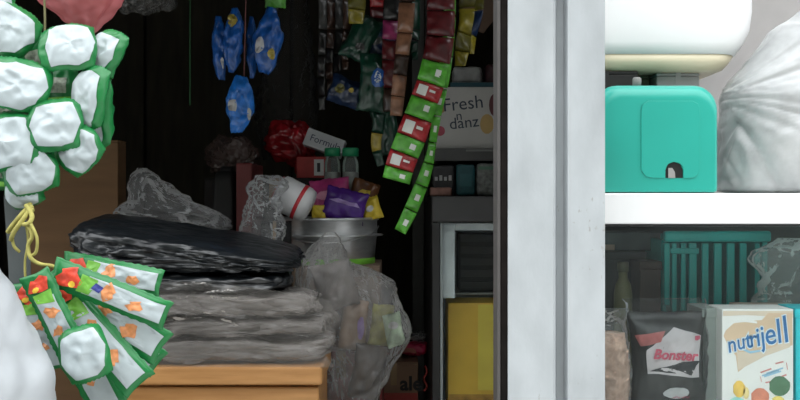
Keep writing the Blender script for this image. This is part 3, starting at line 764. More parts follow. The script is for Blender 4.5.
strip('hanging_sachet_strip', 'pale copper sachet strip hanging beside the pink one', [(408, -32, 8), (406, 20, 8), (402, 55, 7), (399, 85, 7), (396, 116, 6)], 1.80, ['brown', 'copper', 'copper', 'brown', 'copper', 'copper'], gh, twist=.004)
strip('hanging_sachet_strip', 'dull pink sachet strip hanging beside the copper one', [(393, -32, 9), (392, 20, 9), (390, 60, 8), (390, 112, 7)], 1.84, ['brown', 'black', 'pink', 'darkred', 'darkred', 'brown'], gh, twist=.003)
strip('hanging_sachet_strip', 'yellow and black narrow sachet strip at the end of the rod by the rack', [(468, -32, 9), (468, 20, 9), (463, 45, 8), (460, 66, 5)], 1.83, ['olive', 'yellow', 'olive', 'yellow'], gh, twist=.01)
strip('hanging_sachet_strip', 'thin yellow edged sachet strip before the tilted carton', [(481, -32, 4), (479, 10, 4), (474, 36, 3), (472, 54, 2)], 1.80, ['olive', 'navy', 'yellow'], gh, twist=.008)
strip('hanging_sachet_strip', 'short yellow sachet strip above the dark green packets', [(358, -32, 9), (357, 0, 9), (356, 24, 7)], 1.82, ['gold', 'olive', 'yellow'], gh, twist=.006)
strip('hanging_sachet_strip', 'yellow tipped dark green strip hanging beside the bucket bottles', [(380, 90, 6), (379, 120, 6), (376, 145, 5), (381, 166, 4)], 1.88, ['darkgreen', 'darkgreen', 'gold', 'darkgreen'], gh, twist=.004)
strip('hanging_sachet_strip', 'dark red sachet strip above the blue printed packet', [(379, -32, 8), (379, 0, 9), (378, 18, 8)], 1.86, ['darkred', 'red', 'darkred'], gh, twist=.004)
for k, (px, yb, c) in enumerate(((322, 110, 'black'), (330, 90, 'brown'), (338, 104, 'black'), (346, 70, 'brown'), (415, 60, 'darkgreen'))):
    strip('hanging_sachet_strip', ['very dark thin strip hanging at the free end of the strip curtain', 'brown thin strip hanging among the black ones', 'black thin strip hanging before the blue and yellow packet', 'brown thin strip hanging beside the short yellow strip', 'dark green strip between the copper and red strips'][k],
          [(px, -32, 4), (px + 1, 30, 4), (px - 1, yb * .7, 4), (px, yb, 3)], 1.87 + .012 * (k % 3), [c, 'grey' if k in (0, 2) else c, c, 'black', c, c], gh, twist=.004)
gp = 'loose packets hanging among the strips'
def hp(label, px, py, Y, w, h, foil, rot, seed, prints=(), puff=.012, g=gp):
    return soft('hanging_packet', label, 'packet', px, py, Y, w, h, puff, foils[foil], rot, seed, g, prints, crump=.004)
hp('dark green packet hanging below the short yellow strip', 361, 38, 1.86, .055, .085, 'darkgreen', (0, 25, 0), 61, [('print', ell(.2, -.4, .4, .2), foils['grey'])])
hp('dark green packet with a blue and white round print', 374, 83, 1.85, .058, .105, 'darkgreen', (0, 4, 8), 62, [('blue_print', ell(.25, .15, .55, .34), foils['blue']), ('white_print', ell(.15, .18, .22, .2), wmark)])
hp('dark green packet low among the hanging strips', 385, 128, 1.90, .05, .10, 'darkgreen', (0, -8, 0), 63)
hp('navy packet with small yellow spots among the strips', 346, 92, 1.87, .065, .05, 'navy', (0, 20, 0), 64, [('yellow_print', ell(.3, .3, .18, .2), foils['gold']), ('olive_print', ell(-.4, 0, .3, .4), foils['olive'])])
hp('dark navy green packet between yellow strip and pink strip', 381, 45, 1.88, .06, .07, 'navy', (0, -20, 0), 65, [('print', ell(-.1, .2, .5, .15), foils['grey'])])
# blue packets hanging alone
gb = 'blue foil packets hanging in a bunch'
silv = M('silver_print', (.40, .40, .40), rough=.35)
def bp(label, px, py, w, h, rot, seed, pr, Y=1.84, foil='blue'):
    t = soft('hanging_blue_packet', label, 'packet', px, py, Y, w * Y / F, h * Y / F, .010, foils[foil], rot, seed, gb, pr, crump=.0045, cut=1.25, n=20)
    return t
bp('bright blue packet hanging lowest on its thread above the red bags', 240, 104, 30, 58, (-4, 3, 10), 71, [('silver_print', ell(-.55, -.1, .3, .3, wob=.3), silv), ('silver_print', ell(.6, -.35, .2, .25), silv)], 1.80, 'brightblue')
bp('blue packet with a yellow corner at the top of the bunch', 233, 40, 22, 62, (0, 4, -14), 72, [('yellow_print', ell(-.1, .62, .55, .22), foils['gold'])], 1.83)
bp('narrow deep blue packet at the free side of the bunch', 220, 48, 17, 64, (0, -2, 20), 73, [('painted_glint', ell(.2, -.5, .2, .15), silv)])  # the small silver spot is a glint put into the colour
bp('blue packet with a yellow spot near its foot', 268, 40, 30, 66, (0, 6, 6), 74, [('yellow_print', ell(.35, -.45, .28, .17), foils['gold']), ('silver_print', ell(-.5, -.2, .3, .25), silv)], 1.83)
bp('narrow blue packet between its two wider neighbours', 252, 48, 12, 60, (0, 0, -8), 75, [], 1.86)
for px, y1, nm, c in ((247, 76, 'reddish thread that holds the lowest blue packet', (.16, .06, .06)), (190, 105, 'dark green thread hanging free before the dark back wall', (.01, .07, .02))):
    p0, p1 = P(px, -42, 1.83), P(px - (3 if px > 200 else 0), y1, 1.81)
    tag(tube('hanging_thread', [p0, p0.lerp(p1, .5), p1], .0011, M('thread_%d' % px, c, rough=.8), steps=3), nm, 'thread')
t = soft('hanging_packet', 'green topped packet hanging above the yellow spotted blue one', 'packet', 275, -6, 1.86, .04, .05, .006, foils['green'], (0, 0, 0), 77, gp)
# grey film lump high on the dark wall side
t = superbox('hanging_grey_bag', (.13, .08, .09), film('smoky_film', tint=(.5, .5, .5), body=(.2, .2, .19), haze=.3), p=2.4, n=26, amp=.012, cs=24, seed=81)
t.location = P(143, -8, 2.0)
tag(t, 'smoky grey plastic bag hanging high before the dark wall', 'plastic bag')
t = loft_bag('hanging_clear_bag', [lv(160, 262, 300, 2.6, .02), lv(120, 255, 318, 2.6, .05), lv(80, 260, 315, 2.6, .05), lv(30, 270, 312, 2.6, .03), lv(-60, 286, 296, 2.6, .01)], film('very_dim_film', tint=(.85, .85, .85), body=(.2, .2, .2), haze=.05), rows=40, n=60, amp=.012, cs=16, seed=83)
tag(t, 'dim clear plastic bag hanging behind the blue packets', 'plastic bag')

# ================================================================== UPPER LEFT BUNCH OF SACHETS
green = M('sachet_green', (.008, .17, .040), rough=.35, var=.18, nscale=30, spec=.5)
lime = M('sachet_lime', (.16, .42, .05), rough=.4)
white = M('sachet_white', (.42, .475, .49), rough=.34, var=.05, nscale=30, bump=.2, bscale=45, spec=.5)
pict = M('sachet_picture', (.30, .33, .26), rough=.5, var=.6, nscale=120)
gs = 'white backed green sachets in the upper bunch'
HEX = [(-.88, -.10), (-.60, -.86), (.25, -.90), (.66, -.72), (.93, .05), (.66, .80), (-.10, .84), (-.66, .72)]
# cx, cy, w, h (px), roll, pitch, yaw, distance, seed, kind, label
WB = 'white-backed green sachet '
UP = [(6, 28, 58, 46, -30, -14, 14, 1.30, 1, 0, WB + 'beside the twine, level with the pink bag'), (68, 47, 52, 44, 6, -22, 6, 1.29, 2, 0, WB + 'directly below the pointed bottom of the pink bag'), (106, 53, 36, 42, -20, -12, -24, 1.31, 3, 0, WB + 'with green lower edge sticking out beside the pink bag'),
      (16, 84, 62, 48, -8, -18, 10, 1.27, 4, 0, WB + 'wide and flat, level with the grey picture'), (57, 86, 44, 42, 4, 0, -6, 1.325, 5, 1, 'green sachet showing its small grey picture between the white-backed ones'), (90, 97, 34, 54, -8, -4, -18, 1.285, 6, 0, WB + 'standing tall and narrow beside the printed sachet'),
      (104, 112, 22, 62, -3, 0, -50, 1.32, 7, 0, WB + 'turned nearly edge-on at the rim of the bunch'), (55, 125, 52, 46, 2, -12, 6, 1.265, 8, 0, WB + 'directly under the one with the grey picture'), (9, 141, 60, 52, 10, -12, 10, 1.26, 9, 0, WB + 'large, hanging right above the long-creased one'),
      (79, 151, 46, 34, 42, 4, -8, 1.275, 10, 0, WB + 'tilted steeply in front of the brown carton'), (30, 171, 50, 38, 10, 0, 8, 1.265, 11, 0, WB + 'with a long crease just above the smallest one'), (24, 192, 32, 28, 22, 10, 6, 1.275, 12, 0, WB + 'smallest of the upper bunch, right above the string knot'),
      (-8, 2, 40, 40, -10, -10, 10, 1.31, 13, 0, WB + 'highest of the whole upper bunch'), (40, 60, 40, 44, 20, 0, 0, 1.345, 14, 1, None), (84, 128, 40, 40, 10, 0, 0, 1.345, 15, 1, None), (2, 112, 44, 34, 0, 0, 0, 1.33, 16, 1, None), (40, 148, 40, 30, 0, 0, 0, 1.33, 17, 1, None), (8, 172, 30, 30, 0, 0, 0, 1.32, 18, 1, None)]
for cx, cy, w, h, ro, pi, ya, Y, sd, kd, lab in UP:
    lab = lab or ('white-backed green sachet on the outer side of the upper hanging bunch' if not kd else 'green sachet showing a bit of printed front, mostly covered by white-backed ones')
    t = thing('hanging_sachet', lab, 'sachet', P(cx, cy, Y), (R(pi), R(-ro), R(ya)), gs if not kd else 'printed green sachets in the upper bunch')
    w_, h_ = w * 1.18 * Y / F, h * 1.18 * Y / F
    kw = dict(cut=.42, crump=.0030, crimp=.05, fq=26)
    pouch_body('foil_body', w_, h_, .011, sd, green, t, n=26, **kw)
    rnd = random.Random(sd)
    if kd == 0:
        ou, ov = rnd.uniform(.0, .10), rnd.uniform(-.12, -.02)
        poly = [(min(.97, u * (1 + rnd.uniform(-.08, .04)) + ou), max(-.97, v * (1 + rnd.uniform(-.08, .05)) + ov)) for u, v in HEX]
        if sd % 3 == 0: poly = [(-u, v) for u, v in poly][::-1]
        pouch_print('white_back', poly, w_, h_, .011, sd, white, t, rings=12, per=6, lift=.0016, **kw)
    else:
        pouch_print('printed_picture', [(-.5, -.3), (.5, -.35), (.55, .3), (-.45, .35)], w_, h_, .011, sd, pict, t, lift=.0016, **kw)
        pouch_print('lime_border', [(-.6, -.8), (.7, -.8), (.7, -.5), (-.6, -.5)], w_, h_, .011, sd, lime, t, lift=.0016, **kw)
tag(tube('hanging_twine', [P(40, -60, 1.36), P(45, 20, 1.365), P(40, 90, 1.36), P(30, 190, 1.34)], .0016, M('twine', (.20, .19, .09), rough=.9)), 'twine cord that strings the upper bunch of sachets', 'twine')

# pink bag above the bunch
pinkb = M('pink_bag_film', (.60, .20, .21), rough=.35, var=.14, nscale=12, bump=.35, bscale=22, trans=.35, spec=.5)
t = loft_bag('hanging_pink_bag', [lv(37, 86, 91, 1.40, .005), lv(26, 72, 101, 1.40, .016), lv(13, 53, 111, 1.40, .03), lv(0, 37, 121, 1.40, .04), lv(-20, 22, 134, 1.40, .05), lv(-50, 30, 132, 1.40, .045), lv(-90, 70, 100, 1.40, .015)], pinkb, rows=50, n=80, amp=.008, cs=14, seed=91, folds=7, fold_amp=.003)
tag(t, 'pink plastic bag with a pointed bottom above the sachet bunch', 'plastic bag')

# ================================================================== LOWER FAN OF LONG SACHETS
redp = M('sachet_red_flower', (.62, .055, .025), rough=.4, var=.35, nscale=90)
yelp = M('sachet_yellow', (.75, .48, .04), rough=.4); org = M('sachet_orange', (.66, .26, .10), rough=.45, var=.3, nscale=80)
navyp = M('sachet_navy', (.03, .04, .22), rough=.45)
gl_ = 'long green and white sachets fanned out on the yellow string'
# start x, y, tip x, y, width px, distance, seed, label
LS = 'long green-bordered sachet '
FAN = [(60, 264, 163, 284, 28, 1.288, 1, LS + 'topmost of the fan, against the black bag packs'), (52, 270, 168, 317, 29, 1.236, 2, LS + 'with navy word, lying over the others in the fan'),
       (48, 274, 164, 350, 36, 1.262, 3, LS + 'with big orange flower half under the navy-worded one'), (44, 276, 142, 386, 36, 1.249, 4, LS + 'ending in two white fields beside the puffed one'),
       (34, 272, 72, 352, 30, 1.224, 6, LS + 'hanging beside the white sack, red flower on top'), (40, 275, 112, 412, 36, 1.275, 8, LS + 'mostly covered by the puffed white-ended one'),
       (26, 280, 52, 372, 30, 1.288, 9, LS + 'half behind the white sack'), (44, 282, 160, 366, 30, 1.302, 7, LS + 'deepest in the fan with only its edge showing')]
for bx0, by0, tx, ty, wp, Y, sd, lab in FAN:
    L_ = math.hypot(tx - bx0, ty - by0); ang = math.degrees(math.atan2(ty - by0, tx - bx0))
    t = thing('hanging_long_sachet', lab, 'sachet', P((bx0 + tx) / 2, (by0 + ty) / 2, Y), (0, 0, 0), gl_)
    w_, h_, pf = L_ * Y / F, wp * Y / F, .006
    kw = dict(crimp=.10, crump=.0016)
    yw = random.Random(sd).uniform(-4, 4)
    t.rotation_euler = (Matrix.Rotation(R(ang), 4, 'Y') @ Matrix.Rotation(R(yw - 6), 4, 'X') @ Matrix.Rotation(R(yw), 4, 'Z')).to_euler()
    pouch_body('foil_body', w_, h_, pf, sd + 40, green, t, n=26, **kw)
    pk = lambda nm, poly, m, lift=.0014, per=4: pouch_print(nm, poly, w_, h_, pf, sd + 40, m, t, lift=lift, per=per, rings=10, **kw)
    pk('white_panel', [(-.42, -.66), (.92, -.66), (.92, .66), (-.38, .66)], white, .0013, 8)
    pk('lime_blend', [(-.52, -.62), (-.30, -.62), (-.22, .60), (-.50, .60)], lime, .0017)
    pk('red_flower', ell(-.70, .0, .19, .80, 11, .28, sd), redp, .0016)
    pk('yellow_petal', ell(-.62, -.30, .06, .24, 7), yelp, .0021)
    pk('orange_flower', ell(.46, -.14, .12, .40, 11, .35, sd), org, .0020)
    pk('orange_flower', ell(-.02, .05, .12, .55, 11, .35, sd + 2), org, .0020)
    if sd == 2: pk('navy_word', [(-.30, -.10), (-.16, -.20), (-.12, .25), (-.26, .38)], navyp, .0022)
t = thing('hanging_sachet', 'puffed sachet with a blank white end hanging before the long fanned sachets', 'sachet', P(84, 354, 1.208), (R(-10), R(-20), R(4)), None)
w_, h_ = 54 * 1.208 / F, 56 * 1.208 / F
kw = dict(cut=.45, crimp=.05, crump=.0028, fq=26)
pouch_body('foil_body', w_, h_, .009, 21, green, t, n=24, **kw)
pouch_print('white_back', HEX, w_, h_, .009, 21, white, t, rings=10, per=5, lift=.0016, **kw)
# yellow string tied in a knot
string = M('yellow_green_string', (.40, .36, .10), rough=.85, var=.25, nscale=80)
st = thing('yellow_string', 'knotted yellow green string that holds the lower fan of sachets', 'string', P(34, 235, 1.255))
def sp(pts, r=.0022):
    o = tube('string_strand', [P(a, b, y) for a, b, y in pts], r, string, n=8, steps=6)
    o.parent = st; o.matrix_parent_inverse = Matrix.Translation(-Vector(st.location)); return o
sp([(30, 190, 1.29), (30, 204, 1.27), (22, 214, 1.26), (12, 226, 1.262), (8, 232, 1.27)], .003)
sp([(32, 206, 1.265), (24, 218, 1.255), (14, 232, 1.255), (11, 240, 1.262)], .003)
sp([(26, 205, 1.262), (32, 216, 1.255), (28, 224, 1.25), (20, 222, 1.26), (24, 212, 1.265), (33, 210, 1.26)], .003)
sp([(28, 222, 1.255), (32, 236, 1.25), (28, 246, 1.252), (31, 258, 1.25), (40, 264, 1.25), (52, 266, 1.25), (60, 271, 1.255)], .0026)
sp([(26, 224, 1.262), (28, 242, 1.26), (25, 262, 1.262), (26, 286, 1.262)], .0016)
sp([(31, 224, 1.248), (37, 238, 1.246), (36, 252, 1.25), (30, 256, 1.252)], .002)
sp([(12, 236, 1.265), (14, 246, 1.262), (20, 252, 1.265)], .002)
# grey strap behind the string
t = thing('hanging_strap', 'grey fabric strap hanging beside the white sack', 'strap', P(20, 250, 1.30))
slab('webbing', [(px2x(x, 1.3) - t.location.x, P(0, y, 1.3).z - t.location.z) for x, y in ((4, 196), (24, 200), (30, 250), (33, 330), (12, 330), (8, 250))], -.002, .002, M('grey_webbing', (.09, .10, .10), rough=.8), t, .0008)

# white sack standing in front
sackm = M('white_sack_film', (.52, .545, .565), rough=.33, var=.04, nscale=6, bump=.25, bscale=14, trans=.25, spec=.5)
Yk = 1.10
t = loft_bag('white_plastic_sack', [(0.0, -.66, Yk, .20, .15), (.3, -.66, Yk, .245, .165), (.7, -.665, Yk, .27, .17), (.95, -.668, Yk, .278, .165), (P(0, 400, Yk).z, -.668, Yk, .668 - .382, .16),
      (P(0, 350, Yk).z, -.67, Yk, .67 - .402, .15), (P(0, 310, Yk).z, -.67, Yk, .67 - .419, .13), (P(0, 270, Yk).z, -.67, Yk, .67 - .438, .10), (P(0, 235, Yk).z, -.66, Yk, .66 - .456, .06), (P(0, 200, Yk).z, -.63, Yk, .13, .03), (P(0, 180, Yk).z, -.60, Yk, .03, .015)],
      sackm, rows=110, n=120, p=2.2, amp=.012, cs=7, seed=95, folds=9, fold_amp=.003)
tag(t, 'large white translucent plastic sack standing on the ground outside', 'sack')

# ================================================================== RIGHT OPENING: DISPLAY CABINET
Yd = 1.30
white_lam = M('white_laminate', (.84, .84, .84), rough=.35, var=.01)
x0d, x1d = px2x(585, Yd), 1.05
zs1, zs0 = P(0, 193.2, Yd).z, P(0, 224, Yd).z
dc = thing('display_cabinet', 'white display cabinet with a glass front behind the steel pillar', 'cabinet', (.65, Yd + .2, 0))
def dp(nm, x0, x1, y0, y1, z0, z1, m, bev=.0015): return rel(rbox(nm, x0, x1, y0, y1, z0, z1, m, bev), dc)
BS = 1.0
dp('top_board', x0d, x1d, Yd, Yd + .46, zs0, zs1, white_lam, .002)
dp('black_gasket', x0d + .002, x1d - .002, Yd + .003, Yd + .012, zs0 - .0025, zs0 - .0002, M('black_seal', (.01, .01, .01), rough=.6), 0)
dp('glass_pane', x0d + .004, x1d - .004, Yd + .004, Yd + .009, BS + .001, zs0 - .003, glass('cabinet_glass', (.97, .99, .985), ior=1.15, haze=.010), .0005)
dp('back_panel', x0d, x1d, Yd + .44, Yd + .46, BS, zs0 - .001, M('cabinet_dark_back', (.06, .075, .07), rough=.6), .001)
dp('side_panel', x0d, x0d + .012, Yd + .012, Yd + .438, BS, zs0 - .001, white_lam)
dp('side_panel', x1d - .012, x1d, Yd + .012, Yd + .438, BS, zs0 - .001, white_lam)
dp('bottom_board', x0d, x1d, Yd, Yd + .46, BS - .03, BS - .0005, white_lam)
dp('lower_body', x0d, x1d, Yd + .02, Yd + .46, .05, BS - .031, white_lam)
for k in range(2):
    w_ = (x1d - x0d) / 2
    d_ = dp('lower_door', x0d + k * w_ + .004, x0d + (k + 1) * w_ - .004, Yd + .002, Yd + .019, .07, BS - .05, white_lam, .003)
    h_ = rbox('door_handle', x0d + w_ + (-.05 if k == 0 else .035), x0d + w_ + (-.035 if k == 0 else .05), Yd - .012, Yd + .001, .62, .74, alu, .003)
    h_.parent = d_; h_.matrix_parent_inverse = Matrix.Translation(-Vector(dc.location))
# grey wall board behind the goods on top
struct(rbox('wall_partition', .262, 1.515, 1.775, 1.80, 0, 2.44, M('grey_partition', (.46, .44, .43), rough=.9, var=.06), 0))

# ---- teal box with rounded shoulders
teal = M('teal_plastic', (.020, .37, .295), rough=.33, var=.06, nscale=8, spec=.5)
Yt = 1.315
tl, tr_ = px2x(597, Yt), px2x(720, Yt); th = P(0, 84, Yt).z - zs1
t = thing('teal_dispenser', 'teal plastic dispenser box with rounded shoulders and an arched slot', 'dispenser', ((tl + tr_) / 2, Yt, zs1))
w = (tr_ - tl) / 2
def rr_outline(x0, x1, z0, z1, r_top, r_bot, n=8):
    o = []
    for cx, cz, r, a0 in ((x1 - r_bot, z0 + r_bot, r_bot, -90), (x1 - r_top, z1 - r_top, r_top, 0), (x0 + r_top, z1 - r_top, r_top, 90), (x0 + r_bot, z0 + r_bot, r_bot, 180)):
        for i in range(n + 1):
            a = R(a0 + 90 * i / n); o.append((cx + r * math.cos(a), cz + r * math.sin(a)))
    return o
def stacked(name, rings, mat, parent):
    V, Fc = [], []; n = len(rings[0][1])
    for y, o in rings: V += [(x, y, z) for x, z in o]
    for i in range(len(rings) - 1):
        for j in range(n): Fc.append((i * n + j, i * n + (j + 1) % n, (i + 1) * n + (j + 1) % n, (i + 1) * n + j))
    Fc.append(tuple(range(n))); Fc.append(tuple((len(rings) - 1) * n + j for j in range(n)))
    return pyd(name, V, Fc, mat, parent)
rings = []
for i in range(9):          # front edge rolled over into the sides
    a = i / 8 * math.pi / 2; ins = .020 * (1 - math.sin(a)); y = .020 * (1 - math.cos(a))
    rings.append((y, rr_outline(-w + ins * .35, w - ins * .35, .0005 if i > 5 else .0015, th - ins * .95, .030, .004)))
rings.append((.085, rr_outline(-w, w, .0005, th, .030, .004)))
stacked('body', rings, teal, t)
# cover plate with an arched notch at its foot
def tx_(px): return px2x(px, Yt) - t.location.x
def tz_(py): return P(0, py, Yt).z - zs1
ol = [(tx_(652), tz_(178)), (tx_(665), tz_(178))]
ol += [(tx_(674) - 9 * .001315 * math.cos(a), tz_(170) + 8 * .001315 * math.sin(a)) for a in [i * math.pi / 10 for i in range(11)]]
ol += [(tx_(683), tz_(178)), (tx_(689), tz_(178))]
ol += [(tx_(690) + 9.5 * .001315 * math.sin(a), tz_(168.5) - 9.5 * .001315 * math.cos(a)) for a in [i * math.pi / 12 for i in range(1, 7)]]
ol += [(tx_(699.5), tz_(112)), (tx_(698), tz_(104)), (tx_(692), tz_(101)), (tx_(648), tz_(101)), (tx_(642), tz_(105)), (tx_(641), tz_(112)), (tx_(641), tz_(170)), (tx_(645), tz_(176))]
slab('cover_plate', ol, -.0020, .0002, teal, t, .0004)
slab('slot_dark_plate', [(tx_(665.3), tz_(178)), (tx_(682.7), tz_(178)), (tx_(682.7), tz_(170)), (tx_(680), tz_(164)), (tx_(674), tz_(162)), (tx_(668), tz_(164)), (tx_(665.3), tz_(170))], -.0004, .0001, M('slot_black', (.006, .006, .006), rough=.8), t)  # flat black plate stands for the shade inside the slot
slab('slot_lever', [(tx_(668), tz_(178)), (tx_(675), tz_(178)), (tx_(674.5), tz_(172)), (tx_(672), tz_(168)), (tx_(668), tz_(168))], -.0018, -.0005, M('lever_grey', (.30, .29, .28), rough=.5), t)
lathe('top_peg', [(0, th - .002), (.006, th - .002), (.006, th + .012), (.0045, th + .014), (0, th + .014)], M('peg_grey', (.22, .21, .20), rough=.5), t, n=16, loc=(tx_(645), .045, 0))

# ---- dark box that carries the white tub
Yw = 1.415
zt = P(0, 70.5, Yw).z
carton('dark_box', 'very dark box behind the teal dispenser under the white tub', x0d + .004, px2x(640, Yw), Yw + .01, Yw + .24, zs1, zt, M('black_card', (.02, .018, .017)), tape=M('black_card', (.02, .018, .017)))
carton('pale_box', 'pale grey box behind the teal dispenser under the white tub', px2x(662, Yw), px2x(706, Yw), Yw + .03, Yw + .24, zs1, zt, M('pale_grey_card', (.36, .35, .35), rough=.7), tape=M('pale_grey_card', (.36, .35, .35), rough=.7))
carton('olive_box', 'narrow olive box between the dark and pale boxes under the tub', px2x(641.5, Yw), px2x(660.5, Yw), Yw + .06, Yw + .24, zs1, zt, M('olive_card', (.16, .15, .10), rough=.7), tape=M('olive_card', (.16, .15, .10), rough=.7))
# ---- white tub, coloured cream towards its bottom
t = thing('white_tub', 'big white plastic tub, cream towards the bottom, above the teal dispenser', 'tub', (px2x(672, Yw), Yw + .115, zt))
def tub_ring(l, r_, py, y0, y1, rad):
    z = P(0, py, Yw).z - zt; xl, xr_ = px2x(l, Yw) - t.location.x, px2x(r_, Yw) - t.location.x
    o = []
    for cx, cy, a0 in ((xr_ - rad, y0 + rad, -90), (xr_ - rad, y1 - rad, 0), (xl + rad, y1 - rad, 90), (xl + rad, y0 + rad, 180)):
        for i in range(9):
            a = R(a0 + 90 * i / 8); o.append((cx + rad * math.cos(a), cy + rad * math.sin(a), z))
    return o
def ringmesh(name, rings, mat, parent):
    V, Fc = [], []; n = len(rings[0])
    for o in rings: V += o
    for i in range(len(rings) - 1):
        for j in range(n): Fc.append((i * n + j, i * n + (j + 1) % n, (i + 1) * n + (j + 1) % n, (i + 1) * n + j))
    Fc.append(tuple(range(n))); Fc.append(tuple((len(rings) - 1) * n + j for j in range(n)))
    return pyd(name, V, Fc, mat, parent)
ringmesh('cream_lower', [tub_ring(600, 722, 70, -.100, .11, .03), tub_ring(596, 730, 67.5, -.108, .112, .035), tub_ring(592, 735, 62, -.113, .115, .035), tub_ring(590, 740, 54, -.115, .115, .035)], M('tub_cream', (.72, .64, .46), rough=.4, var=.03), t)
ringmesh('white_body', [tub_ring(590, 741, 53.8, -.116, .116, .035), tub_ring(584, 750, 42, -.120, .12, .04), tub_ring(580, 757, 28, -.122, .122, .045), tub_ring(578, 760.5, 8, -.123, .123, .05), tub_ring(578, 760, -30, -.123, .123, .05), tub_ring(584, 754, -60, -.118, .118, .05), tub_ring(592, 744, -70, -.11, .11, .05)], M('white_tub_plastic', (.86, .86, .86), rough=.4, var=.01), t)
ringmesh('lid', [tub_ring(588, 750, -70.5, -.114, .114, .05), tub_ring(588, 750, -82, -.114, .114, .05), tub_ring(594, 744, -85, -.108, .108, .048)], M('white_tub_plastic', (.86, .86, .86)), t)
# ---- white translucent bag beside it
wf = film('white_bag_film', tint=(.9, .91, .91), body=(.66, .67, .67), haze=.55, crinkle=.25, cscale=9, rough=.3)
Yb = 1.43
def fold_bag(name, levels, mat, seed, parent=None):
    return loft_bag(name, levels, mat, rows=110, n=150, p=2.3, amp=.003, cs=12, seed=seed, parent=parent, radial=(px2x(728, 1.43), P(0, 98, 1.43).z, 4.2, .010))
t = fold_bag('white_plastic_bag', [(zs1 + .0005, px2x(790, Yb), Yb, .085, .055)] + [lv(185, 716, 880, Yb, .075), lv(150, 717, 886, Yb, .085), lv(118, 724, 892, Yb, .085), lv(92, 726, 896, Yb, .08), lv(66, 746, 896, Yb, .07), lv(45, 762, 892, Yb, .06), lv(31, 772, 884, Yb, .045), lv(20, 790, 860, Yb, .02), lv(0, 815, 840, Yb, .012)], wf, 101)
tag(t, 'white translucent folded plastic bag standing beside the white tub', 'plastic bag')
t = superbox('wrapped_bundle', (.15, .10, .16), M('white_wrapped', (.66, .67, .67), rough=.4, var=.08), p=3.5, n=22, amp=.012, cs=14, seed=103, stretch=(1, 1, .5))
t.location = (px2x(796, Yb), Yb + .01, zs1 + .086)
tag(t, 'white wrapped bundle inside the translucent plastic bag', 'bundle')

# ================================================================== INSIDE THE GLASS CABINET
# teal slatted basket
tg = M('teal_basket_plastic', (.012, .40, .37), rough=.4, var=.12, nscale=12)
Yh = 1.52
def bxx(px): return px2x(px, Yh)
def bzz(py): return P(0, py, Yh).z
bs = thing('slatted_basket', 'tall teal plastic basket with upright slats inside the glass cabinet', 'basket', (bxx(716), Yh + .06, BS))
def bb(nm, l, r_, t_, b_, dy0=0., dy1=.006, m=tg, bev=.0015): return rel(rbox(nm, bxx(l), bxx(r_), Yh + dy0, Yh + dy1, bzz(b_), bzz(t_), m, bev), bs)
o = bb('rim', 664, 771, 231, 242, -.004, .012, tg, .004)
bb('rim_return', 664, 669.5, 243, 305, -.002, .012)
bb('cross_bar', 670, 699, 248, 254, -.001, .008)
for l, r_ in ((672, 677), (681, 686), (689, 697), (702, 709), (714, 722), (727, 735), (740, 747), (755, 760)):
    bb('slat', l, r_, 243, 345, .0, .006)
bb('foot_rail', 665, 770, 345, 352, -.002, .010)
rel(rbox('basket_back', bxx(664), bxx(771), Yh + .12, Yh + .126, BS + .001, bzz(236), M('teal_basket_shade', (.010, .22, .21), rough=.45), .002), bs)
rel(rbox('basket_side', bxx(765), bxx(771), Yh + .013, Yh + .119, BS + .001, bzz(240), tg, .002), bs)
rel(rbox('basket_side', bxx(664), bxx(669), Yh + .013, Yh + .119, BS + .001, bzz(240), tg, .002), bs)
rel(rbox('basket_front', bxx(664), bxx(771), Yh - .002, Yh + .010, BS + .001, bzz(352) - .001, tg, .002), bs)

def inbox(name, label, l, r_, top, Y, d, mat, prints=(), rz=0):
    x0, x1 = px2x(l, Y), px2x(r_, Y)
    t = thing(name, label, 'box', ((x0 + x1) / 2, Y + d / 2, BS), (0, 0, R(rz)))
    w = (x1 - x0) / 2; h = P(0, top, Y).z - BS
    rbox('body', -w, w, -d / 2, d / 2, .0005, h, mat, .0015, t)
    rbox('lid', -w - .0015, w + .0015, -d / 2 - .0015, d / 2 + .0015, h - .012, h + .0008, mat, .001, t)
    return t, w, h
inbox('dark_stock_box', 'dark grey green box at the back of the glass cabinet', 598, 646, 252, 1.60, .08, M('dark_slate_card', (.05, .065, .065), rough=.5, var=.4, nscale=20))
inbox('brown_stock_box', 'dark brown box standing by the teal basket in the cabinet', 640, 661, 262, 1.53, .06, M('dark_umber_card', (.055, .035, .028), rough=.6, var=.4, nscale=25))
t = thing('flat_grey_box', 'flat grey teal box lying on the dark stock box in the cabinet', 'box', (px2x(632, 1.6), 1.642, P(0, 252, 1.60).z + .002))
rbox('body', -.052, .046, -.042, .038, 0, .030, M('slate_teal_card', (.07, .10, .105), rough=.5, var=.3, nscale=40), .002, t)
rbox('label_strip', -.051, -.028, -.0432, -.0422, .001, .010, M('tan_label', (.40, .33, .26), rough=.6), 0, t)
# olive bottle
Yo = 1.545
t = thing('olive_bottle', 'small olive green bottle standing before the dark stock box', 'bottle', (px2x(623, Yo), Yo, BS))
hb = P(0, 262, Yo).z - BS
lathe('body', [(0, 0.0005), (.0135, .0005), (.0142, .004), (.0142, hb - .05), (.012, hb - .035), (.007, hb - .025), (.007, hb - .014), (0, hb - .014)], M('olive_glass', (.20, .20, .09), rough=.3), t, n=24)
lathe('cap', [(0, hb - .015), (.0085, hb - .015), (.0085, hb), (0, hb)], M('olive_cap', (.14, .14, .08), rough=.5), t, n=24)

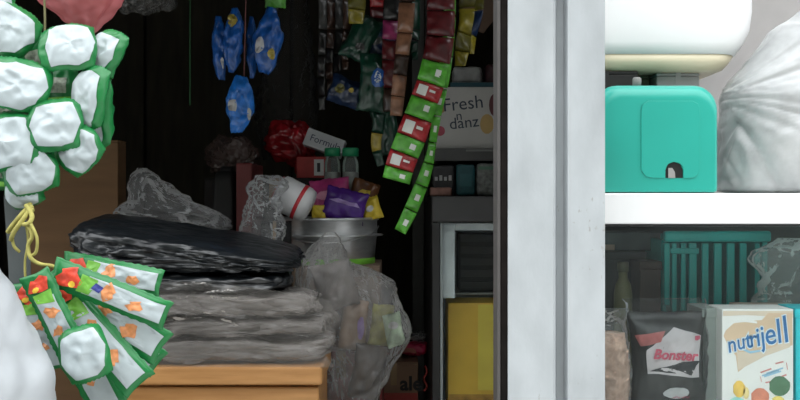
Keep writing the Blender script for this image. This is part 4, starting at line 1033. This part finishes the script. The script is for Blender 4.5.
# ---- pouch of pinkish crackers
Yg = 1.357
crumb = M('cracker_pink', (.90, .58, .45), rough=.7, var=.22, nscale=90, bump=.8, bscale=90)
t = thing('cracker_bag', 'clear bag of pale pink crackers beside the steel pillar in the cabinet', 'bag', (px2x(609, Yg), Yg, BS))
zt_ = P(0, 332, Yg).z - BS
loft_bag('crackers', [(.003, 0, 0, .018, .018), (.03, 0, 0, .027, .024), (zt_ * .75, 0, 0, .026, .024), (zt_, .001, 0, .018, .016)], crumb, rows=40, n=50, amp=.004, cs=90, seed=111, parent=t)
loft_bag('clear_film_bag', [(.001, 0, 0, .020, .02), (.03, 0, 0, .029, .026), (zt_ * .8, 0, 0, .028, .026), (zt_ + .012, .002, 0, .020, .014), (zt_ + .032, .006, 0, .022, .004)], clear, rows=40, n=60, amp=.003, cs=40, seed=113, parent=t)

# ---- black snack pack with red lettering in clear film
Ys = 1.365
t = thing('lettered_snack_pack', 'dark snack pack with red cursive lettering on a white band behind glass', 'packet', (px2x(668, Ys), Ys, BS + .004), (R(-3), 0, R(3)))
w_, h_, pf = .112, P(0, 318, Ys).z - BS + .004, .022
def lp(nm, poly, m, lift=.0016): 
    o = pouch_print(nm, poly, w_, h_, pf, 121, m, t, lift=lift, rings=6, per=5, crump=.002); o.location.z = h_ / 2; return o
o = pouch_body('foil_body', w_, h_, pf, 121, M('black_snack_foil', (.022, .021, .020), rough=.35, var=.6, nscale=18, spec=.5), t, n=24, crump=.002); o.location.z = h_ / 2
def sv(py): return 2 * (P(0, py, Ys).z - BS) / h_ - 1
def su(px): return 2 * (px2x(px, Ys) - t.location.x) / w_
lp('white_band', [(su(640), sv(375)), (su(700), sv(379)), (su(703), sv(338)), (su(672), sv(330)), (su(640), sv(352))], M('pink_white_print', (.66, .60, .61), rough=.4, var=.12, nscale=30))
lp('black_wave', [(su(643), sv(373)), (su(690), sv(376)), (su(702), sv(363)), (su(680), sv(364)), (su(655), sv(369))], M('wave_black', (.02, .02, .022), rough=.4), .0022)
lp('red_corner', [(su(630), sv(338)), (su(662), sv(333)), (su(655), sv(344)), (su(634), sv(348))], M('snack_red', (.52, .14, .13), rough=.4), .0024)
def arrow(px, py, s): return [(su(px - s), sv(py)), (su(px + s), sv(py - s * .7)), (su(px + s * .3), sv(py)), (su(px + s), sv(py + s * .7))]
lp('red_star', ell(su(698), sv(340), .10, .05, 8, .4), M('snack_red2', (.60, .10, .16), rough=.4), .0024)
lp('white_label', ell(su(672), sv(394), .38, .11, 12), M('label_white', (.72, .72, .73), rough=.4), .0020)
sred = M('snack_red2', (.60, .10, .16))
text('lettering', 'Bonster', .0185, sred, t, (px2x(670, Ys) - t.location.x, -pf - .0034, P(0, 357, Ys).z - BS), rot=(R(86), R(3), 0), shear=.25, bold=.0006)
tube('squiggle', [(px2x(661 + i * 2.2, Ys) - t.location.x, -.0190, P(0, 389.5 + (2.2 if i % 2 else 0), Ys).z - BS) for i in range(8)], .0006, sred, t, n=5, steps=3)
tube('squiggle', [(px2x(668 + i * 2.2, Ys) - t.location.x, -.0190, P(0, 397.5 + (1.6 if i % 2 else 0), Ys).z - BS) for i in range(9)], .0005, sred, t, n=5, steps=3)
lf = loft_bag('clear_overwrap', [(.001, 0, 0, .050, .012), (h_ * .4, 0, 0, .055, .029), (h_ * .85, 0, 0, .055, .026), (h_ + .008, 0, 0, .056, .014), (P(0, 302, Ys).z - BS, -.003, .004, .058, .006)], film('pack_overwrap', haze=.02, crinkle=.5, cscale=22, ior=1.2), rows=50, n=90, amp=.003, cs=26, seed=123, parent=t)

# ---- grey green box and the jelly powder box
Yj = 1.35
t, w, h = inbox('grey_stock_box', 'plain grey green box edge between snack pack and jelly powder box', 703, 720, 309, 1.375, .07, M('grey_green_card', (.30, .34, .32), rough=.6, var=.1))
x0, x1 = px2x(722, Yj), px2x(793.5, Yj)
t = thing('jelly_powder_box', 'white and tan jelly powder box with blue lettering and fruit print', 'box', ((x0 + x1) / 2, Yj + .03, BS))
w = (x1 - x0) / 2; h = P(0, 309, Yj).z - BS
wc = M('jelly_white_card', (.86, .85, .83), rough=.45, var=.02)
rbox('body', -w, w, -.03, .03, .0005, h, wc, .0012, t)
tan = M('jelly_tan', (.72, .53, .37), rough=.5, var=.08); tan2 = M('jelly_pale_tan', (.74, .62, .50), rough=.5, var=.05)
def jp(px, py): p = P(px, py, Yj); return (p.x - t.location.x, p.z - BS)
def js(nm, pts, m, lift): return slab(nm, [jp(*p) for p in pts], -.0300 - lift, -.0299, m, t)
js('tan_top', [(723, 311), (793, 311), (793, 318), (766, 316), (745, 315), (723, 316)], tan2, .0003)
js('tan_swirl', [(723.5, 336), (727, 327), (736, 322), (750, 321), (762, 320), (768, 313), (792, 313), (792.5, 345), (780, 350), (764, 356), (748, 364), (738, 372), (736, 356), (728, 345)], tan, .0004)
js('white_arc', [(725, 325), (733, 319.5), (745, 319), (757, 321.5), (757, 323.5), (745, 322), (734, 323), (726, 330)], wc, .0006)
js('pale_wedge', [(738, 370), (737, 352), (760, 352), (790, 340), (790, 347), (765, 356), (750, 364)], tan2, .0005)
blue = M('jelly_blue', (.035, .17, .42), rough=.4); lblue = M('jelly_light_blue', (.36, .60, .78), rough=.4)
for nm, m, dy, bo, dx in (('lettering_halo', M('jelly_halo', (.74, .82, .88), rough=.45), -.0306, .0018, 0), ('lettering', blue, -.0311, .0003, 0)):
    cxs = [731, 740, 747.5, 752, 757, 761.5, 769, 777.5, 784]; hs = [19, 18, 20, 18, 22, 24, 26, 36, 40]
    for ch, px, hh in zip('nutrijell', cxs, hs):
        py = 345 - (px - 731) * .27
        q = jp(px, py)
        text(nm, ch, hh * .00130 * (1.25 if ch not in 'll' else 1), m, t, (q[0], dy, q[1]), rot=(R(90), R(-13), 0), shear=.15, bold=bo, sx=.8)
js('blue_underline', [(742, 347), (750, 351), (766, 349), (766, 350.5), (750, 353.5), (742, 350)], lblue, .0007)
# small framed print: dashed red outline and blue lines
redl = M('jelly_red_line', (.70, .30, .28), rough=.5)
for a, b in (((760, 372), (771, 368)), ((775, 363), (783, 361)), ((786, 362), (787, 369)), ((760, 376), (761, 381)), ((765, 382), (776, 380)), ((781, 376), (786, 374))):
    js('red_dash', [a, (b[0], b[1]), (b[0] + .8, b[1] + 1.2), (a[0] + .8, a[1] + 1.2)], redl, .0006)
for k in range(3):
    x, y = 762 + k * 2, 375 - 3.2 * k + 4.2 * (k > 0)
    js('small_print', [(x, y), (x + 17, y - 5.5), (x + 17, y - 4.1), (x, y + 1.4)], lblue, .0006)
for nm, px, py, rx, ry, c in (('yellow_fruit', 739, 389, 6, 8.5, (.85, .56, .12)), ('yellow_fruit', 746, 393, 3, 6, (.86, .68, .30)), ('orange_fruit', 760, 397, 9, 9, (.80, .28, .18)), ('green_fruit', 779.5, 386, 10.5, 10, (.10, .21, .12)), ('yellow_fruit', 778, 400, 6, 4, (.85, .68, .2)), ('teal_print', 737, 401, 7, 4, (.35, .72, .66))):
    js(nm, [(px + rx * math.cos(i * math.pi / 8) * (1 + .06 * math.sin(3 * i)), py + ry * math.sin(i * math.pi / 8)) for i in range(16)], M('fruit_%d' % px, c, rough=.5, var=.15, nscale=60), .0006 + .00005 * (px % 7))
# cyan box next to it
inbox('cyan_stock_box', 'bright cyan box standing beside the jelly powder box', 796, 850, 309, 1.352, .06, M('cyan_card', (.02, .56, .64), rough=.5, var=.03))
inbox('white_stock_box', 'white box standing behind the cyan and jelly powder boxes', 742, 800, 306.5, 1.418, .05, M('peach_card', (.62, .50, .42), rough=.6))
# clear plastic with bright glints over the basket corner
t = loft_bag('clear_plastic_bag', [lv(330, 762, 850, 1.475, .02), lv(300, 752, 852, 1.475, .025), lv(275, 758, 850, 1.475, .025), lv(258, 748, 848, 1.475, .025), lv(246, 764, 840, 1.475, .02), lv(238, 776, 830, 1.475, .008)], film('bright_clear_film', rough=.06, haze=.12, crinkle=1.0, cscale=24, tint=(.92, .96, .95), body=(.8, .85, .85)), rows=50, n=80, amp=.012, cs=20, seed=131, stretch=(.6, 1, 1.4))
tag(t, 'clear plastic bag with bright glints before the teal basket', 'plastic bag')
carton('teal_stock_carton', 'grey teal carton that carries the glinting clear bag in the cabinet', px2x(762, 1.475), px2x(850, 1.475), 1.455, 1.512, BS, P(0, 327, 1.475).z - .004, M('greyteal_card', (.10, .20, .19), rough=.6))
